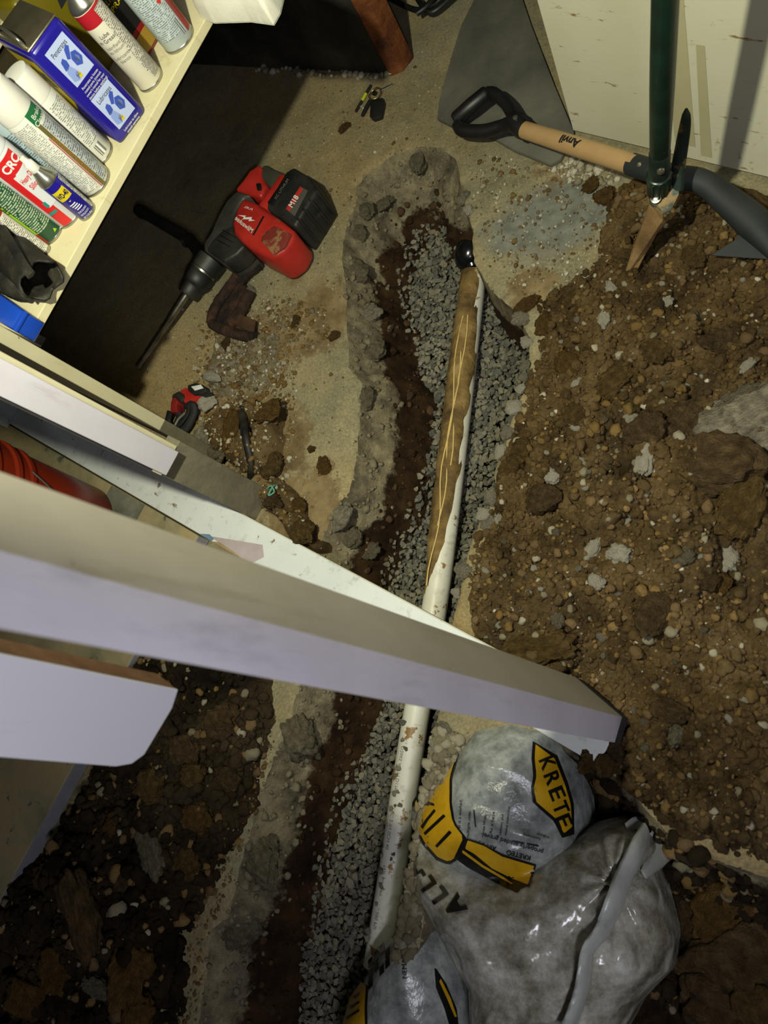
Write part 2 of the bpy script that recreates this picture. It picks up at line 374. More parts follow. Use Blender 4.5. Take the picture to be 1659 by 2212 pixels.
def on_cyl(c, r, a0, z0, off=.0006, rot=0.0):        # local sheet (x along the girth, y up) wrapped on an upright can
    def f(x, y):
        x, y = x * math.cos(rot) - y * math.sin(rot), x * math.sin(rot) + y * math.cos(rot)
        a = a0 + ANG + x / r; return np.array([c[0] + (r + off) * math.cos(a), c[1] + (r + off) * math.sin(a), c[2] + z0 + y])
    return f
def on_plane(o, ex, ey):
    o, ex, ey = map(lambda q: np.asarray(q, float), (o, ex, ey)); return lambda x, y: o + ex * x + ey * y
def wrap(name, c, r, a0, a1, z0, z1, mat, parent, off=.0003, n=24):
    V = []; Fc = []; uv = []
    for i in range(n + 1):
        a = a0 + (a1 - a0) * i / n
        for z in (z0, z1): V.append((c[0] + (r + off) * math.cos(a + ANG), c[1] + (r + off) * math.sin(a + ANG), c[2] + z)); uv.append(((a - a0) * r, z - z0))
    for i in range(n): Fc.append((2 * i, 2 * i + 2, 2 * i + 3, 2 * i + 1))
    o = mesh(name, V, Fc, mat, parent, smooth=True); setuv(o, uv); return o
def setuv(o, uv):
    l = o.data.uv_layers.new(name='uv')
    for lp in o.data.loops: l.data[lp.index].uv = uv[lp.vertex_index]
def patch(name, o, ex, ey, w, h, mat, parent):
    o, ex, ey = map(lambda q: np.asarray(q, float), (o, ex, ey))
    q = mesh(name, [o, o + ex * w, o + ex * w + ey * h, o + ey * h], [(0, 1, 2, 3)], mat, parent); setuv(q, [(0, 0), (w, 0), (w, h), (0, h)]); return q

# ---- height fields -------------------------------------------------
class HF:
    def __init__(s, xs, ys, Zm): s.xs, s.ys, s.Z = xs, ys, Zm
    def __call__(s, x, y):
        i = int(np.clip(np.searchsorted(s.xs, x) - 1, 0, len(s.xs) - 2)); j = int(np.clip(np.searchsorted(s.ys, y) - 1, 0, len(s.ys) - 2))
        a = (x - s.xs[i]) / (s.xs[i + 1] - s.xs[i]); b = (y - s.ys[j]) / (s.ys[j + 1] - s.ys[j]); a = min(max(a, 0), 1); b = min(max(b, 0), 1); Z = s.Z
        return (Z[i, j] * (1 - a) + Z[i + 1, j] * a) * (1 - b) + (Z[i, j + 1] * (1 - a) + Z[i + 1, j + 1] * a) * b
def hfmesh(name, xs, ys, Zm, keep, mat, attrs=None, parent=None, XY=None):
    nx, ny = len(xs), len(ys); idx = -np.ones((nx, ny), np.int64)
    q = keep; used = np.zeros((nx, ny), bool)
    used[:-1, :-1] |= q; used[1:, :-1] |= q; used[:-1, 1:] |= q; used[1:, 1:] |= q
    idx[used] = np.arange(used.sum()); X, Y = XY if XY is not None else np.meshgrid(xs, ys, indexing='ij'); V = np.stack([X[used], Y[used], Zm[used]], 1)
    I, J = np.where(q); Fc = np.stack([idx[I, J], idx[I + 1, J], idx[I + 1, J + 1], idx[I, J + 1]], 1)
    me = bpy.data.meshes.new(name); me.vertices.add(len(V)); me.vertices.foreach_set('co', V.ravel()); me.loops.add(Fc.size); me.loops.foreach_set('vertex_index', Fc.ravel().astype(np.int32))
    me.polygons.add(len(Fc)); me.polygons.foreach_set('loop_start', np.arange(0, Fc.size, 4, dtype=np.int32)); me.update(calc_edges=True); me.validate()
    for k, a in (attrs or {}).items(): at = me.attributes.new(k, 'FLOAT', 'POINT'); at.data.foreach_set('value', a[used].astype(np.float32))
    return link(name, me, mat, parent, True)
def cells(m): return m[:-1, :-1] & m[1:, :-1] & m[:-1, 1:] & m[1:, 1:]
def anyc(m): return m[:-1, :-1] | m[1:, :-1] | m[:-1, 1:] | m[1:, 1:]
SURF = []
def ground(x, y): return max(h(x, y) for h in SURF)
def drop(px, py, off=0.0, fn=None):                   # photo pixel -> point on the ground surface it looks at
    fn = fn or ground; z = 0.0
    for _ in range(8): q = P(px, py, z); z = .5 * z + .5 * (fn(q[0], q[1]) + off)
    return P(px, py, z)
# ================================================================== the setting: slab, trench, pit
TRENCH = PX([(380, 2420), (429, 2212), (434, 2158), (439, 2100), (448, 2010), (487, 1980), (511, 1893), (530, 1825), (560, 1712), (586, 1639), (605, 1600), (640, 1500), (660, 1380), (665, 1280), (690, 1170), (712, 1110), (748, 1060), (770, 960), (774, 880), (776, 825), (752, 800), (748, 700), (742, 620), (738, 560), (735, 520), (748, 475), (766, 440), (770, 400), (800, 370), (850, 335), (900, 312), (950, 312), (985, 350), (1000, 400), (995, 435), (1010, 470), (1022, 500), (1028, 560), (1045, 600), (1075, 640), (1115, 670), (1138, 720), (1139, 800), (1124, 860), (1092, 940), (1074, 1020), (1064, 1080), (1037, 1130), (1010, 1200), (987, 1290), (972, 1370), (955, 1470), (937, 1570), (920, 1650), (905, 1730), (885, 1850), (862, 1990), (835, 2150), (790, 2420)])
PIT = PX([(1010, 1600), (1190, 1590), (1290, 1652), (1345, 1690), (1400, 1760), (1480, 1830), (1560, 1860), (1659, 1890), (1760, 1930), (1800, 2480), (870, 2480), (890, 2150), (915, 2000), (940, 1850), (970, 1720)])
PIPE = np.array([P(1027, 592, -.165), P(985, 950, -.16), P(945, 1270, -.16), P(890, 1600, -.16), P(845, 1900, -.16), P(815, 2090, -.16)])
def pipe_x(y):
    o = np.argsort(PIPE[:, 1]); return np.interp(y, PIPE[o, 1], PIPE[o, 0])
xs = np.concatenate([np.arange(-3.2, -1.80, .05), np.arange(-1.80, .42, .0058), np.arange(.45, 1.2, .05)])
ys = np.concatenate([np.arange(-1.3, -.75, .05), np.arange(-.75, 1.78, .0058), np.arange(1.80, 3.6, .05)])
X, Y = np.meshgrid(xs, ys, indexing='ij')
jag = fbm(X, Y, 14, 4, 3) * .05
sdt = sdf(X, Y, TRENCH) + jag * .55; sdp = sdf(X, Y, PIT) + jag * .6
top_end = sm((Y - 1.22) / .16); KR = 33                # from here on the outline runs down the right-hand rim
dL = dline(X, Y, TRENCH[:KR + 1]) + jag * .55; dR = dline(X, Y, TRENCH[KR:]) + jag * .2
tL = np.clip(dL / (.125 + .02 * top_end), 0, 1); tR = np.clip(dR / .02, 0, 1); t = np.minimum(tL, tR)
prof = np.maximum(np.interp(tL, [0, .05, .16, .32, .46, .56, .75, 1.0], [0, -.012, -.046, -.07, -.098, -.118, -.165, -.222]), np.interp(tR, [0, .1, .5, 1.0], [0, -.02, -.10, -.222]))
rough = (lumps(X, Y, .055, 11) * .55 + lumps(X, Y, .022, 12) * .5 + fbm(X, Y, 30, 4, 5) * .03) * np.clip(t * 6, 0, 1)
zt = prof + (rough - .012) * (1 - .35 * t)
for hx_, hy_, hr_ in ((850, 505, .022), (932, 480, .026), (820, 600, .018)):
    q_ = P(hx_, hy_, -.12); zt = zt - .07 * np.exp(-((X - q_[0]) ** 2 + (Y - q_[1]) ** 2) / (hr_ * hr_))
zt = np.where(sdt > 0, zt, 0)
tp = np.clip(sdp / .075, 0, 1)
zp = np.interp(tp, [0, .1, .5, 1], [0, -.03, -.09, -.15]) + (lumps(X, Y, .07, 21) * .6 + lumps(X, Y, .026, 22) * .5 + fbm(X, Y, 20, 4, 9) * .04 - .015) * np.clip(tp * 5, 0, 1)
zf = fbm(X, Y, 5, 3, 31) * .006 + fbm(X, Y, 40, 3, 33) * .0022
edge = sm(1 - np.abs(np.minimum(0, np.maximum(sdt, sdp))) / .02); zf = zf - edge * (vn(X * 70, Y * 70, 77) * .006)
Z0 = np.where(sdt > 0, zt, np.where(sdp > 0, zp, zf))
sdm = np.maximum(sdt, sdp); gX, gY = np.gradient(sdm, xs, ys); near = (np.abs(sdm) < .0034) & (X > -1.79) & (X < .41) & (Y > -.74) & (Y < 1.77)
gl = np.maximum(gX ** 2 + gY ** 2, .25); XS = np.where(near, X - sdm * gX / gl, X); YS = np.where(near, Y - sdm * gY / gl, Y); Z0 = np.where(near, zf - .003, Z0)
sdc = (sdm[:-1, :-1] + sdm[1:, :-1] + sdm[:-1, 1:] + sdm[1:, 1:]) / 4; hole = sdc > 0
# soil scattered on the slab: strength of the stain, stronger near the heaps
stain = np.zeros_like(X)
for cxp, cyp, r, a in [(690, 690, .16, .75), (560, 760, .20, .72), (580, 960, .16, .9), (655, 1110, .14, .9), (520, 880, .14, .85), (1090, 420, .10, .45), (1180, 560, .12, .5), (700, 1010, .035, .95), (640, 590, .1, .5), (1240, 420, .14, .7), (1150, 620, .1, .7), (740, 275, .03, .8), (960, 400, .06, .5), (1060, 540, .07, .3), (640, 840, .2, .35), (1190, 350, .1, .55)]:
    q = P(cxp, cyp); stain = np.maximum(stain, a * np.exp(-((X - q[0]) ** 2 + (Y - q[1]) ** 2) / (r * r)))
GP = PX([(985, 105), (962, 200), (948, 262), (1060, 300), (1190, 362), (1225, 345), (1245, 300), (1140, 20), (1100, -60), (1010, 60)])
grey = np.clip(sdf(X, Y, GP) / .03 + .5, 0, 1) * 0
grey = np.maximum(grey, .55 * np.exp(-((X + .22) ** 2 / .09 + (Y - 1.15) ** 2 / .03)))
fl = hfmesh('floor', xs, ys, Z0, ~hole, M_FLOOR, dict(soil=stain, grey=grey), XY=(XS, YS)); tag(fl, 'grey dusty broken concrete floor slab', None, None, 'structure')
brk = np.where(sdt > 0, np.clip(1.25 - 1.9 * t + .35 * top_end, 0, 1), np.clip(.75 - 1.4 * tp, 0, 1))
te = hfmesh('trench_wall', xs, ys, Z0, hole, M_EARTH, dict(brk=brk), XY=(XS, YS)); tag(te, 'raw brown earth and broken concrete sides of the trench', None, None, 'structure')
Hfloor = HF(xs, ys, Z0); SURF.append(Hfloor)

# ---- heaps of dug soil ---------------------------------------------
def heap(name, poly, hgt, run, seed, mat, label, res=.0045, amp=1.0, base=0.0, grad=None):
    poly = np.asarray(poly); x0, y0 = poly[:, :2].min(0) - .03; x1, y1 = poly[:, :2].max(0) + .03
    hx = np.arange(x0, x1, res); hy = np.arange(y0, y1, res); A, B = np.meshgrid(hx, hy, indexing='ij')
    s = sdf(A, B, poly) + fbm(A, B, 16, 4, seed) * .055 + fbm(A, B, 55, 2, seed + 2) * .02
    rise = hgt * (1 - np.exp(-np.clip(s, 0, 9) / run)) * (1 + .5 * fbm(A, B, 4, 3, seed + 1))
    if grad is not None: rise = rise * grad(A, B)
    e = np.clip(s / .03, 0, 1)
    z = rise + amp * e * (lumps(A, B, .11, seed + 3) * .5 + lumps(A, B, .05, seed + 4) * .75 * vn(A * 9, B * 9, seed) + lumps(A, B, .022, seed + 5) * .9 * vn(A * 14, B * 14, seed + 8) + lumps(A, B, .0115, seed + 6) * .9 + fbm(A, B, 45, 4, seed + 7) * .02) + base - .004
    z = np.where(s > 0, z, -.06 + base)
    o = hfmesh(name, hx, hy, z, anyc(s > 0), mat); tag(o, label, 'soil', None, 'stuff')
    zz = np.where(s > 0, z, -1.0); SURF.append(HF(hx, hy, zz)); return o
heap('soil_heap', PX([(1335, 395), (1310, 450), (1290, 560), (1240, 620), (1150, 645), (1165, 700), (1165, 760), (1138, 850), (1108, 920), (1085, 980), (1078, 1050), (1068, 1115), (1020, 1190), (1000, 1290), (1020, 1370), (1080, 1440), (1200, 1530), (1290, 1575), (1300, 1625), (1335, 1680), (1400, 1745), (1485, 1815), (1570, 1845), (1670, 1870), (1850, 1900), (1990, 1600), (1950, 900), (1800, 500), (1690, 410), (1500, 376), (1430, 366)]), .085, .22, 41, M_DIRT, 'large heap of brown dug soil with pale crumbs on the slab')
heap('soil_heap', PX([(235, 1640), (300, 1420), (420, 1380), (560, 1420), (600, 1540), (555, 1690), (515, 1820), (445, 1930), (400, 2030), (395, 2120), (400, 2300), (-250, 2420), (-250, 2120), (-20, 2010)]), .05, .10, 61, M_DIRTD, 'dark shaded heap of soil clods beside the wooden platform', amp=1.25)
heap('soil_spill', PX([(480, 870), (560, 860), (610, 890), (615, 960), (600, 1020), (545, 1040), (470, 990), (440, 940)]), .02, .03, 71, M_DIRT, 'spilled soil with two dark grooves beside the bare stud', amp=.9)
heap('soil_spill', PX([(555, 1075), (600, 1030), (650, 1050), (665, 1110), (700, 1180), (680, 1200), (620, 1150)]), .02, .03, 74, M_DIRT, 'small spill of brown soil at the foot of the bare stud', amp=.9)
heap('rubble_spread', PX([(470, 730), (540, 700), (600, 730), (620, 800), (560, 860), (480, 870), (440, 840), (450, 780)]), .006, .03, 76, mat_dirt('pale_crumbled_rubble', ['5f5440', '857a60', 'a3987c', 'b8ae94'], 'd6cfba', .6), 'thin spread of pale crumbled rubble below the rusted bracket', amp=.6)

# ---- gravel --------------------------------------------------------
rs = np.random.RandomState(4); cand = []
step = .0108
for gx in np.arange(-1.15, -.25, step):
    for gy in np.arange(-.75, 1.46, step):
        x = gx + rs.uniform(-.5, .5) * step; y = gy + rs.uniform(-.5, .5) * step; cand.append((x, y))
cand = np.array(cand); s_ = sdf(cand[:, 0], cand[:, 1], TRENCH); l_ = dline(cand[:, 0], cand[:, 1], TRENCH[:KR + 1]); r_ = dline(cand[:, 0], cand[:, 1], TRENCH[KR:])
ok = (s_ > 0) & (l_ > .103 + .018 * np.sin(cand[:, 1] * 9)) & (r_ > .010) & (np.array([Hfloor(a, b) for a, b in cand]) < -.155)
cand = cand[ok]
gz = -.205 + .012 * np.array([vn(np.array(a * 9), np.array(b * 9), 3) for a, b in cand])
side = np.abs(cand[:, 0] - pipe_x(cand[:, 1])); gz = gz + np.where(side < .045, -.004, .006)
gitems = [(x + rs.uniform(-.006, .006), y + rs.uniform(-.006, .006), z - .010, .0105, 2) for (x, y), z in zip(cand, gz)]
for (x, y), z in zip(cand, gz):
    s = rs.uniform(.0058, .0112) * (1.25 if rs.rand() < .14 else 1); z = max(z, Hfloor(x, y) + .001) + rs.uniform(-.004, .006); gitems.append((x, y, z, s, rs.randint(4)))
def visible(it):
    x, y, z = it[:3]; c = R.T @ np.array([x, y, z - H]); px, py = CX + F * c[0] / c[2], CY + F * c[1] / c[2]
    return 880 < px < 1120 and 530 < py < 1290 and abs(x - pipe_x(y)) > .04
vis = [k for k, it in enumerate(gitems) if k >= len(cand) and visible(it)]
vis.sort(key=lambda k: -gitems[k][3]); pick = set(vis[:300])
swarm('gravel_bed', [it for k, it in enumerate(gitems) if k not in pick], M_GRAV, 'bed of grey crushed gravel filling the trench bottom', 'gravel', 'stuff', sharp=.9, flat=.7)
for k in sorted(pick):
    x, y, z, s, m = gitems[k]
    rock('gravel_stone', (x, y, z + .004), s * 1.12, M_GRAV[m], k, sharp=.9, flat=.7, label='grey angular gravel stone lying loose on the trench bed', cat='stone', group='loose gravel stones in the trench', tilt=.6)

# ---- walls and the white panel -------------------------------------
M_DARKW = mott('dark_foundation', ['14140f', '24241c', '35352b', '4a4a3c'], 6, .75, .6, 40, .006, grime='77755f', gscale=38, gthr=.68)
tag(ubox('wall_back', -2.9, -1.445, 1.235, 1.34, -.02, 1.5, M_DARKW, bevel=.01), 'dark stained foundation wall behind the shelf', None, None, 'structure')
tag(ubox('wall_left', -2.45, -2.32, -.05, 1.28, -.02, 1.6, mott('dark_concrete_wall', ['100f0c', '1c1a15', '2a2720'], 7, .85, .5, 40, .005), bevel=.01), 'dark concrete wall behind the shelving', None, None, 'structure')  # near-black mottled concrete colour all over
lip = []
for k in range(34):
    u = -1.99 + k * .0165; q = UV(u, 1.225 + rs.uniform(-.012, .006), .004); lip.append((q[0], q[1], q[2] + rs.uniform(-.004, .006), rs.uniform(.006, .015), rs.randint(3)))
swarm('mortar_crumbs', lip, M_RUB, 'crumbled mortar along the foot of the dark foundation wall', 'mortar', 'stuff')
b0, b1 = P(1240, 290), P(1659, 392); be = (b1 - b0) / np.linalg.norm(b1 - b0); bn = np.array([-be[1], be[0], 0]); bn = bn if bn @ b0 > 0 else -bn
def mat_panel():
    t = NT('cream_panel'); o = t.co.outputs['Object']
    c = t.ramp(t.noise(2.2, 4), [(.35, 'c6c4a8'), (.7, 'd2d0b8')])
    mp = t.n('ShaderNodeMapping'); mp.inputs['Scale'].default_value = (3, 3, 16); t.l(o, mp.inputs[0])
    k = t.ramp(t.noise(4.2, 8, .72, mp.outputs[0]), [(.615, (0, 0, 0, 1)), (.66, (1, 1, 1, 1))]); c = t.mix(k, c, '8a6a3c')
    k = t.ramp(t.noise(9, 8, .75), [(.62, (0, 0, 0, 1)), (.66, (1, 1, 1, 1))]); c = t.mix(k, c, 'a89c70')
    t.col(c); t.bump(t.noise(60, 3), .08, .002); return t.fin(.5, 0, .4)
M_PANEL = mat_panel()
pr = root('white_board', (b0 + b1) / 2, 'tall cream-white board standing upright behind the shovel', 'board')
c0 = [b0 + be * -.0, b0 + be * 1.15, b0 + be * 1.15 + bn * .03, b0 + bn * .03]
prism('board_sheet', c0, .012, 1.15, M_PANEL, pr, .0015, smooth=False)
M_STAINS = mott('tape_residue', ['a9a27c', 'b4ad88'], 9, .6, .05)
for off, w0, w1, za, zb in ((.262, .045, .047, .05, 1.0), (.318, .024, .022, .03, .30)):
    q = [b0 + be * off - bn * .0008, b0 + be * (off + w0) - bn * .0008, b0 + be * (off + w1) - bn * .0008, b0 + be * (off + .006) - bn * .0008]
    for v, z in zip(q, (za, za, zb, zb)): v[2] = z
    mesh('tape_mark', q, [(0, 1, 2, 3)], M_STAINS, pr)
# brown splintered post at the wall end, cables, and an added drum standing in for the shadow behind it
M_RUSTWOOD = mott('reddish_old_wood', ['33190a', '5c3014', '7a4520', '8d5a2e'], 14, .85, .7, 50, .006)
bp = [UV(-1.445, 1.225), UV(-1.412, 1.243), UV(-1.400, 1.29), UV(-1.455, 1.285), UV(-1.465, 1.24)]
o = prism('wooden_post', bp, 0, 1.2, M_RUSTWOOD, None, .003); tag(o, 'reddish brown splintered wooden post at the end of the dark foundation wall', 'post')
dr = root('shadow_drum', UV(-1.70, 1.76), 'added black drum standing in for the shadow behind the wooden post', 'drum')
M_BLK = mott('black_plastic', ['0b0b0b', '161616', '222220'], 10, .45, .15, 80, .001, spec=.5)
lathe('shadow_drum_body', [(.25, 0), (.275, .03), (.28, .25), (.286, .26), (.28, .27), (.28, .6), (.27, .62)], UV(-1.70, 1.76), mott('shadow_drum_shell', ['0a0b0d', '15171b', '1d2026'], 9, .5, .1), dr, 48)
for k, pts in enumerate([[(830, -10), (905, 22), (960, -8), (1010, -40)], [(880, -40), (912, 12), (935, 26), (985, -15)], [(900, 30), (925, 10), (955, -30)]]):
    tag(tube('power_cable', smoothpath([P(a, b, .02 + .012 * k) for a, b in pts]), .0075, M_BLK, None, 10), ['thick black cable curling from the shadow drum', 'black cable looped over the floor by the shadow drum', 'short black cable end crossing the other cables'][k], 'cable')
# smoother dark patch of newer concrete, slightly proud, broken at its near edge
gp = np.array([[*p[:2]] for p in PX([(985, 105), (966, 170), (952, 222), (947, 262), (1000, 288), (1062, 300), (1112, 330), (1150, 345), (1190, 362), (1214, 350), (1232, 315), (1243, 292), (1200, 190), (1150, 60), (1110, -60), (1040, -20), (1000, 60)])])
o = prism('floor_patch', gp, -.004, .012, mott('smooth_dark_concrete', ['45453d', '525148', '5f5e52', '6a685a'], 5, .85, .35, 90, .003, grime='6d664f', gscale=60, gthr=.7), None, .004)
tag(o, 'smooth dark grey concrete patch with a broken rim under the shovel grip', None, None, 'structure')

# ================================================================== pipe and trench bottom
M_PVC = mat_paint('muddy_white_pvc', 'cfccbb', '8a6a3e', '7a5c36', .60, .4, 'dcdacb')
pp = smoothpath(PIPE, 10)
pr = root('drain_pipe', PIPE[2] - [0, 0, .03], 'mud-streaked white plastic drain pipe along the gravel trench', 'pipe')
tube('pipe_wall', pp, .0295, M_PVC, pr, 28)
M_MUD = mott('dried_ochre_mud', ['3f3019', '5f4a28', '7d6538', '9a8050'], 16, .8, .9, 70, .006)
far = pp[:22]; side = np.array([-1.0, -.1, 0])
o = tube('mud_crust', [q + side * .006 + np.array([0, 0, .003]) for q in far], [.031, .034, .034, .033, .031, .022], M_MUD, pr, 20, 1.0, .10)
for k in range(3):
    pts = [far[i] + np.array([-.008 + .006 * k + .006 * math.sin(i * .9 + k * 2), 0, .036 - .001 * k]) for i in range(3, 21 - 4 * k)]
    tube('straw_strand', pts, .0016, plain('dry_straw_%d' % k, 'd9bd76', .6), pr, 6)
ec = PIPE[0]; ax = (pp[0] - pp[2]) / np.linalg.norm(pp[0] - pp[2])
lathe('end_cap', [(.030, -.03), (.0335, -.028), (.0335, .0), (.030, .006), (.006, .008), (.006, .002)], ec, mott('cream_pvc_cap', ['8a7d58', 'a2946c'], 20, .45, .1), pr, 28, axis=ax + np.array([0, 0, .35]))
M_INK = plain('black_ink', '17171a', .6, bump=0)
def on_pipe(i, rot):                                  # printing along the pipe, reading towards the camera end
    a, b = pp[i], pp[i + 1]; dirv = (b - a) / np.linalg.norm(b - a); sd = np.cross(dirv, [0, 0, 1.0])
    def f(x, y): th = rot + y / .0295; return a + dirv * x + .0299 * (math.cos(th) * np.array([0, 0, 1.0]) + math.sin(th) * sd)
    return f
M_FAINT = plain('faded_grey_print', '6f7068', .6, bump=0)
for i, s in ((32, 'D2665 ASTM D1785'), (36, 'PVC 2 IN SCH 40'), (40, 'NSF pw-dwv'), (44, '280 PSI')): lettering(s, .008, on_pipe(i, .25), M_FAINT, pr, 'pipe_print')
bf = drop(1019, 545, .02)
kp = root('black_fitting', (bf[0], bf[1], -.21), 'glossy black rubber pipe fitting half under the slab by the pipe end', 'fitting')
M_GLOSSBLK = mott('glossy_black_rubber', ['0a0b0c', '141517'], 12, .18, .05, spec=.6)
tube('fitting_dome', smoothpath([P(1016, 585, -.20), P(1014, 560, -.175), P(1020, 540, -.165), P(1045, 530, -.18)], 6), [.018, .036, .042, .042, .036, .02], M_GLOSSBLK, kp, 24)
tube('ribbed_neck', [P(1022, 572, -.175), P(1023, 577, -.175), P(1024, 580, -.175), P(1025, 584, -.175)], [.026, .022, .026, .022], M_GLOSSBLK, kp, 20)
rb = np.random.RandomState(8)
for k in range(26):                                   # loose stones lying on the pipe
    i = rb.randint(24, len(pp) - 4); q = pp[i] + np.array([rb.uniform(-.02, .006), rb.uniform(-.02, .02), .031])
    rock('pipe_stone', q, rb.uniform(.005, .009), M_GRAV[rb.randint(4)], 40 + k, sharp=.9, flat=.7, label='small grey stone resting on top of the white pipe', cat='stone', group='stones on the pipe')
# broken lumps sticking out of the trench sides
for k, (a, b, s, mi, st) in enumerate([(800, 680, .033, 0, (1, 1, .8)), (772, 505, .028, 1, (1, 1.2, .8)), (790, 455, .03, 1, (1, 1, .8)), (808, 760, .035, 1, (1.2, .9, .7)), (775, 590, .03, 1, (1, 1.3, .8)), (830, 440, .032, 1, (1, 1, .7)), (735, 1120, .035, 0, (.8, 1.4, .8)), (790, 860, .03, 1, (.8, 1.2, .7)), (1003, 428, .022, 0, (.7, 1.2, .8)), (1012, 455, .018, 2, (1, 1, .8)), (905, 345, .035, 1, (1.4, .8, .6)), (640, 1590, .05, 1, (1, 1, .7)), (560, 1850, .05, 1, (.9, 1.5, .7)), (760, 1160, .03, 1, (1, 1, .8)), (520, 2010, .045, 1, (1, 1.2, .7)), (940, 420, .02, 0, (1.3, .8, .8)), (800, 1190, .025, 1, (1, 1, .8))]):
    q = drop(a, b, .0); rock('concrete_lump', q, s, M_RUB[mi], 100 + k, 4, .5, .8, st, 'rough concrete lump stuck in the side of the trench', 'rubble', 'lumps in the trench sides')
for k, (a, b) in enumerate([(1128, 690), (1136, 740), (1134, 790), (1124, 840), (1132, 815), (1110, 880), (1095, 935), (1080, 975), (1060, 1075), (1045, 1110), (1055, 1130), (1085, 1125), (1000, 1230), (985, 1280), (960, 1575), (945, 1610), (960, 1640), (925, 1690)]):
    q = P(a, b, .0); rock('slab_edge_chip', q, rb.uniform(.010, .022), M_RUB[(0, 2)[k % 2]], 130 + k, 3, .5, .6, (1, 1.3, .7), 'pale chipped crumb along the slab rim beside the gravel trench', 'rubble', 'pale chips along the slab rim')
# ================================================================== stud wall: sill plate, studs, boards
M_WHITE = mat_paint('scuffed_white_paint', 'd3d6d2', '7d6f58', '8f8876', .63, .55, 'c4c9c6')
M_LILAC = mat_paint('pale_lilac_paint', 'c9c3cd', 'b5a99e', 'a9a2ac', .72, .5, 'd6d2dc')
M_CREAM = mat_paint('cream_paint', 'd8d1b0', '7a6c4e', '9b8d66', .64, .6, 'c9c19e')
M_GREYW = mott('bare_grey_wood', ['5c5846', '716c57', '847e66'], 12, .85, .5, 60, .003, grime='a39a7c', gscale=50, gthr=.7)
M_DARKEND = mott('dark_wood_and_shade', ['2e2c2f', '3e3b3e'], 20, .8, .4, 60, .002)
M_BAREW = mott('raw_wood_edge', ['6b4a33', '8f6a4c'], 20, .8, .4, 60, .002)
pl = root('sill_plate', UV(-1.15, -.09, 0), 'long white scuffed sill plate lying across the trench', 'timber', rz=ANG)
ubox('plate_body', -2.19, -.185, -.134, -.042, .004, .042, M_WHITE, pl, .002)
ubox('plate_side_paint', -2.19, -.186, -.0425, -.0405, .006, .040, mat_paint('grey_cream_side_paint', 'b5b096', '8a8168', '8f876c', .7, .6), pl, .0004)
pa = [UV(-1.20, -.125, .0426), UV(-1.045, -.082, .0426), UV(-1.025, -.105, .0426), UV(-1.05, -.1335, .0426), UV(-1.12, -.1335, .0426)]
mesh('lilac_footprint', pa, [(0, 4, 3, 2, 1)], mott('old_lilac_footprint', ['9f9090', 'b3a6a8'], 14, .7, .2), pl)
mesh('blue_paint_chip', [UV(-1.235, -.133, .0428), UV(-1.205, -.122, .0428), UV(-1.185, -.126, .0428), UV(-1.19, -.1335, .0428)], [(0, 3, 2, 1)], mott('old_blue_paint', ['5a7591', '6f8aa3'], 14, .6, .2), pl)
mesh('bare_wood_chip', [UV(-1.185, -.1335, .0429), UV(-1.165, -.126, .0429), UV(-1.09, -.131, .0429), UV(-1.09, -.1338, .0429)], [(0, 3, 2, 1)], mott('bare_tan_wood', ['8f7a56', 'a38d66'], 14, .8, .2), pl)
# the near stud, leaning a little
def PU(px, py, u):                                    # sight line of a pixel met with the upright plane u
    w = R @ np.array([(px - CX) / F, (py - CY) / F, 1.0]); return np.array([0, 0, H]) + w * (u / (w @ UX))
def hexa(name, bot, top, mat, parent, bevel=.003, n=48, side0=False):
    rg = [[b_ + (t_ - b_) * (k / n) for b_, t_ in zip(bot, top)] for k in range(n + 1)]
    V = [v for r_ in rg for v in r_]; Fc = [(3, 2, 1, 0), (4 * n, 4 * n + 1, 4 * n + 2, 4 * n + 3)] + [(4 * k + i, 4 * k + (i + 1) % 4, 4 * k + 4 + (i + 1) % 4, 4 * k + 4 + i) for k in range(n) for i in range(4)]
    o_ = mesh(name, V, Fc, mat, parent, bevel=bevel, fmat=([0, 0] + [1 if (side0 and i == 0) else 0 for k in range(n) for i in range(4)]) if side0 else None); o_.data.shade_smooth(); o_.data.set_sharp_from_angle(angle=.35); return o_
sA, sB, sC = P(1357, 1552, .042), P(1340, 1607, .042), P(1258, 1468, .042)
tA, tB, tC = P(0, 1190, 1.10), P(0, 1360, 1.10), P(0, 1018, 1.07)
ext = lambda s_, t_, z: s_ + (t_ - s_) * ((z - s_[2]) / (t_[2] - s_[2]))
ring = lambda z: [ext(sB, tB, z), ext(sA, tA, z), ext(sC, tC, z), ext(sC, tC, z) + ext(sB, tB, z) - ext(sA, tA, z)]
st = root('wall_stud', (sA + sB) / 2, 'pale lilac painted stud leaning up from the sill plate by the soil heap', 'timber')
hexa('stud_body', ring(.072), ring(1.95), [mat_paint('grey_beige_paint', 'b7b0a2', '8b8068', '9c927c', .66, .6, 'c4bdb0'), M_LILAC], st, side0=True)
hexa('stud_foot', ring(.042), ring(.072), M_DARKEND, st, .001)
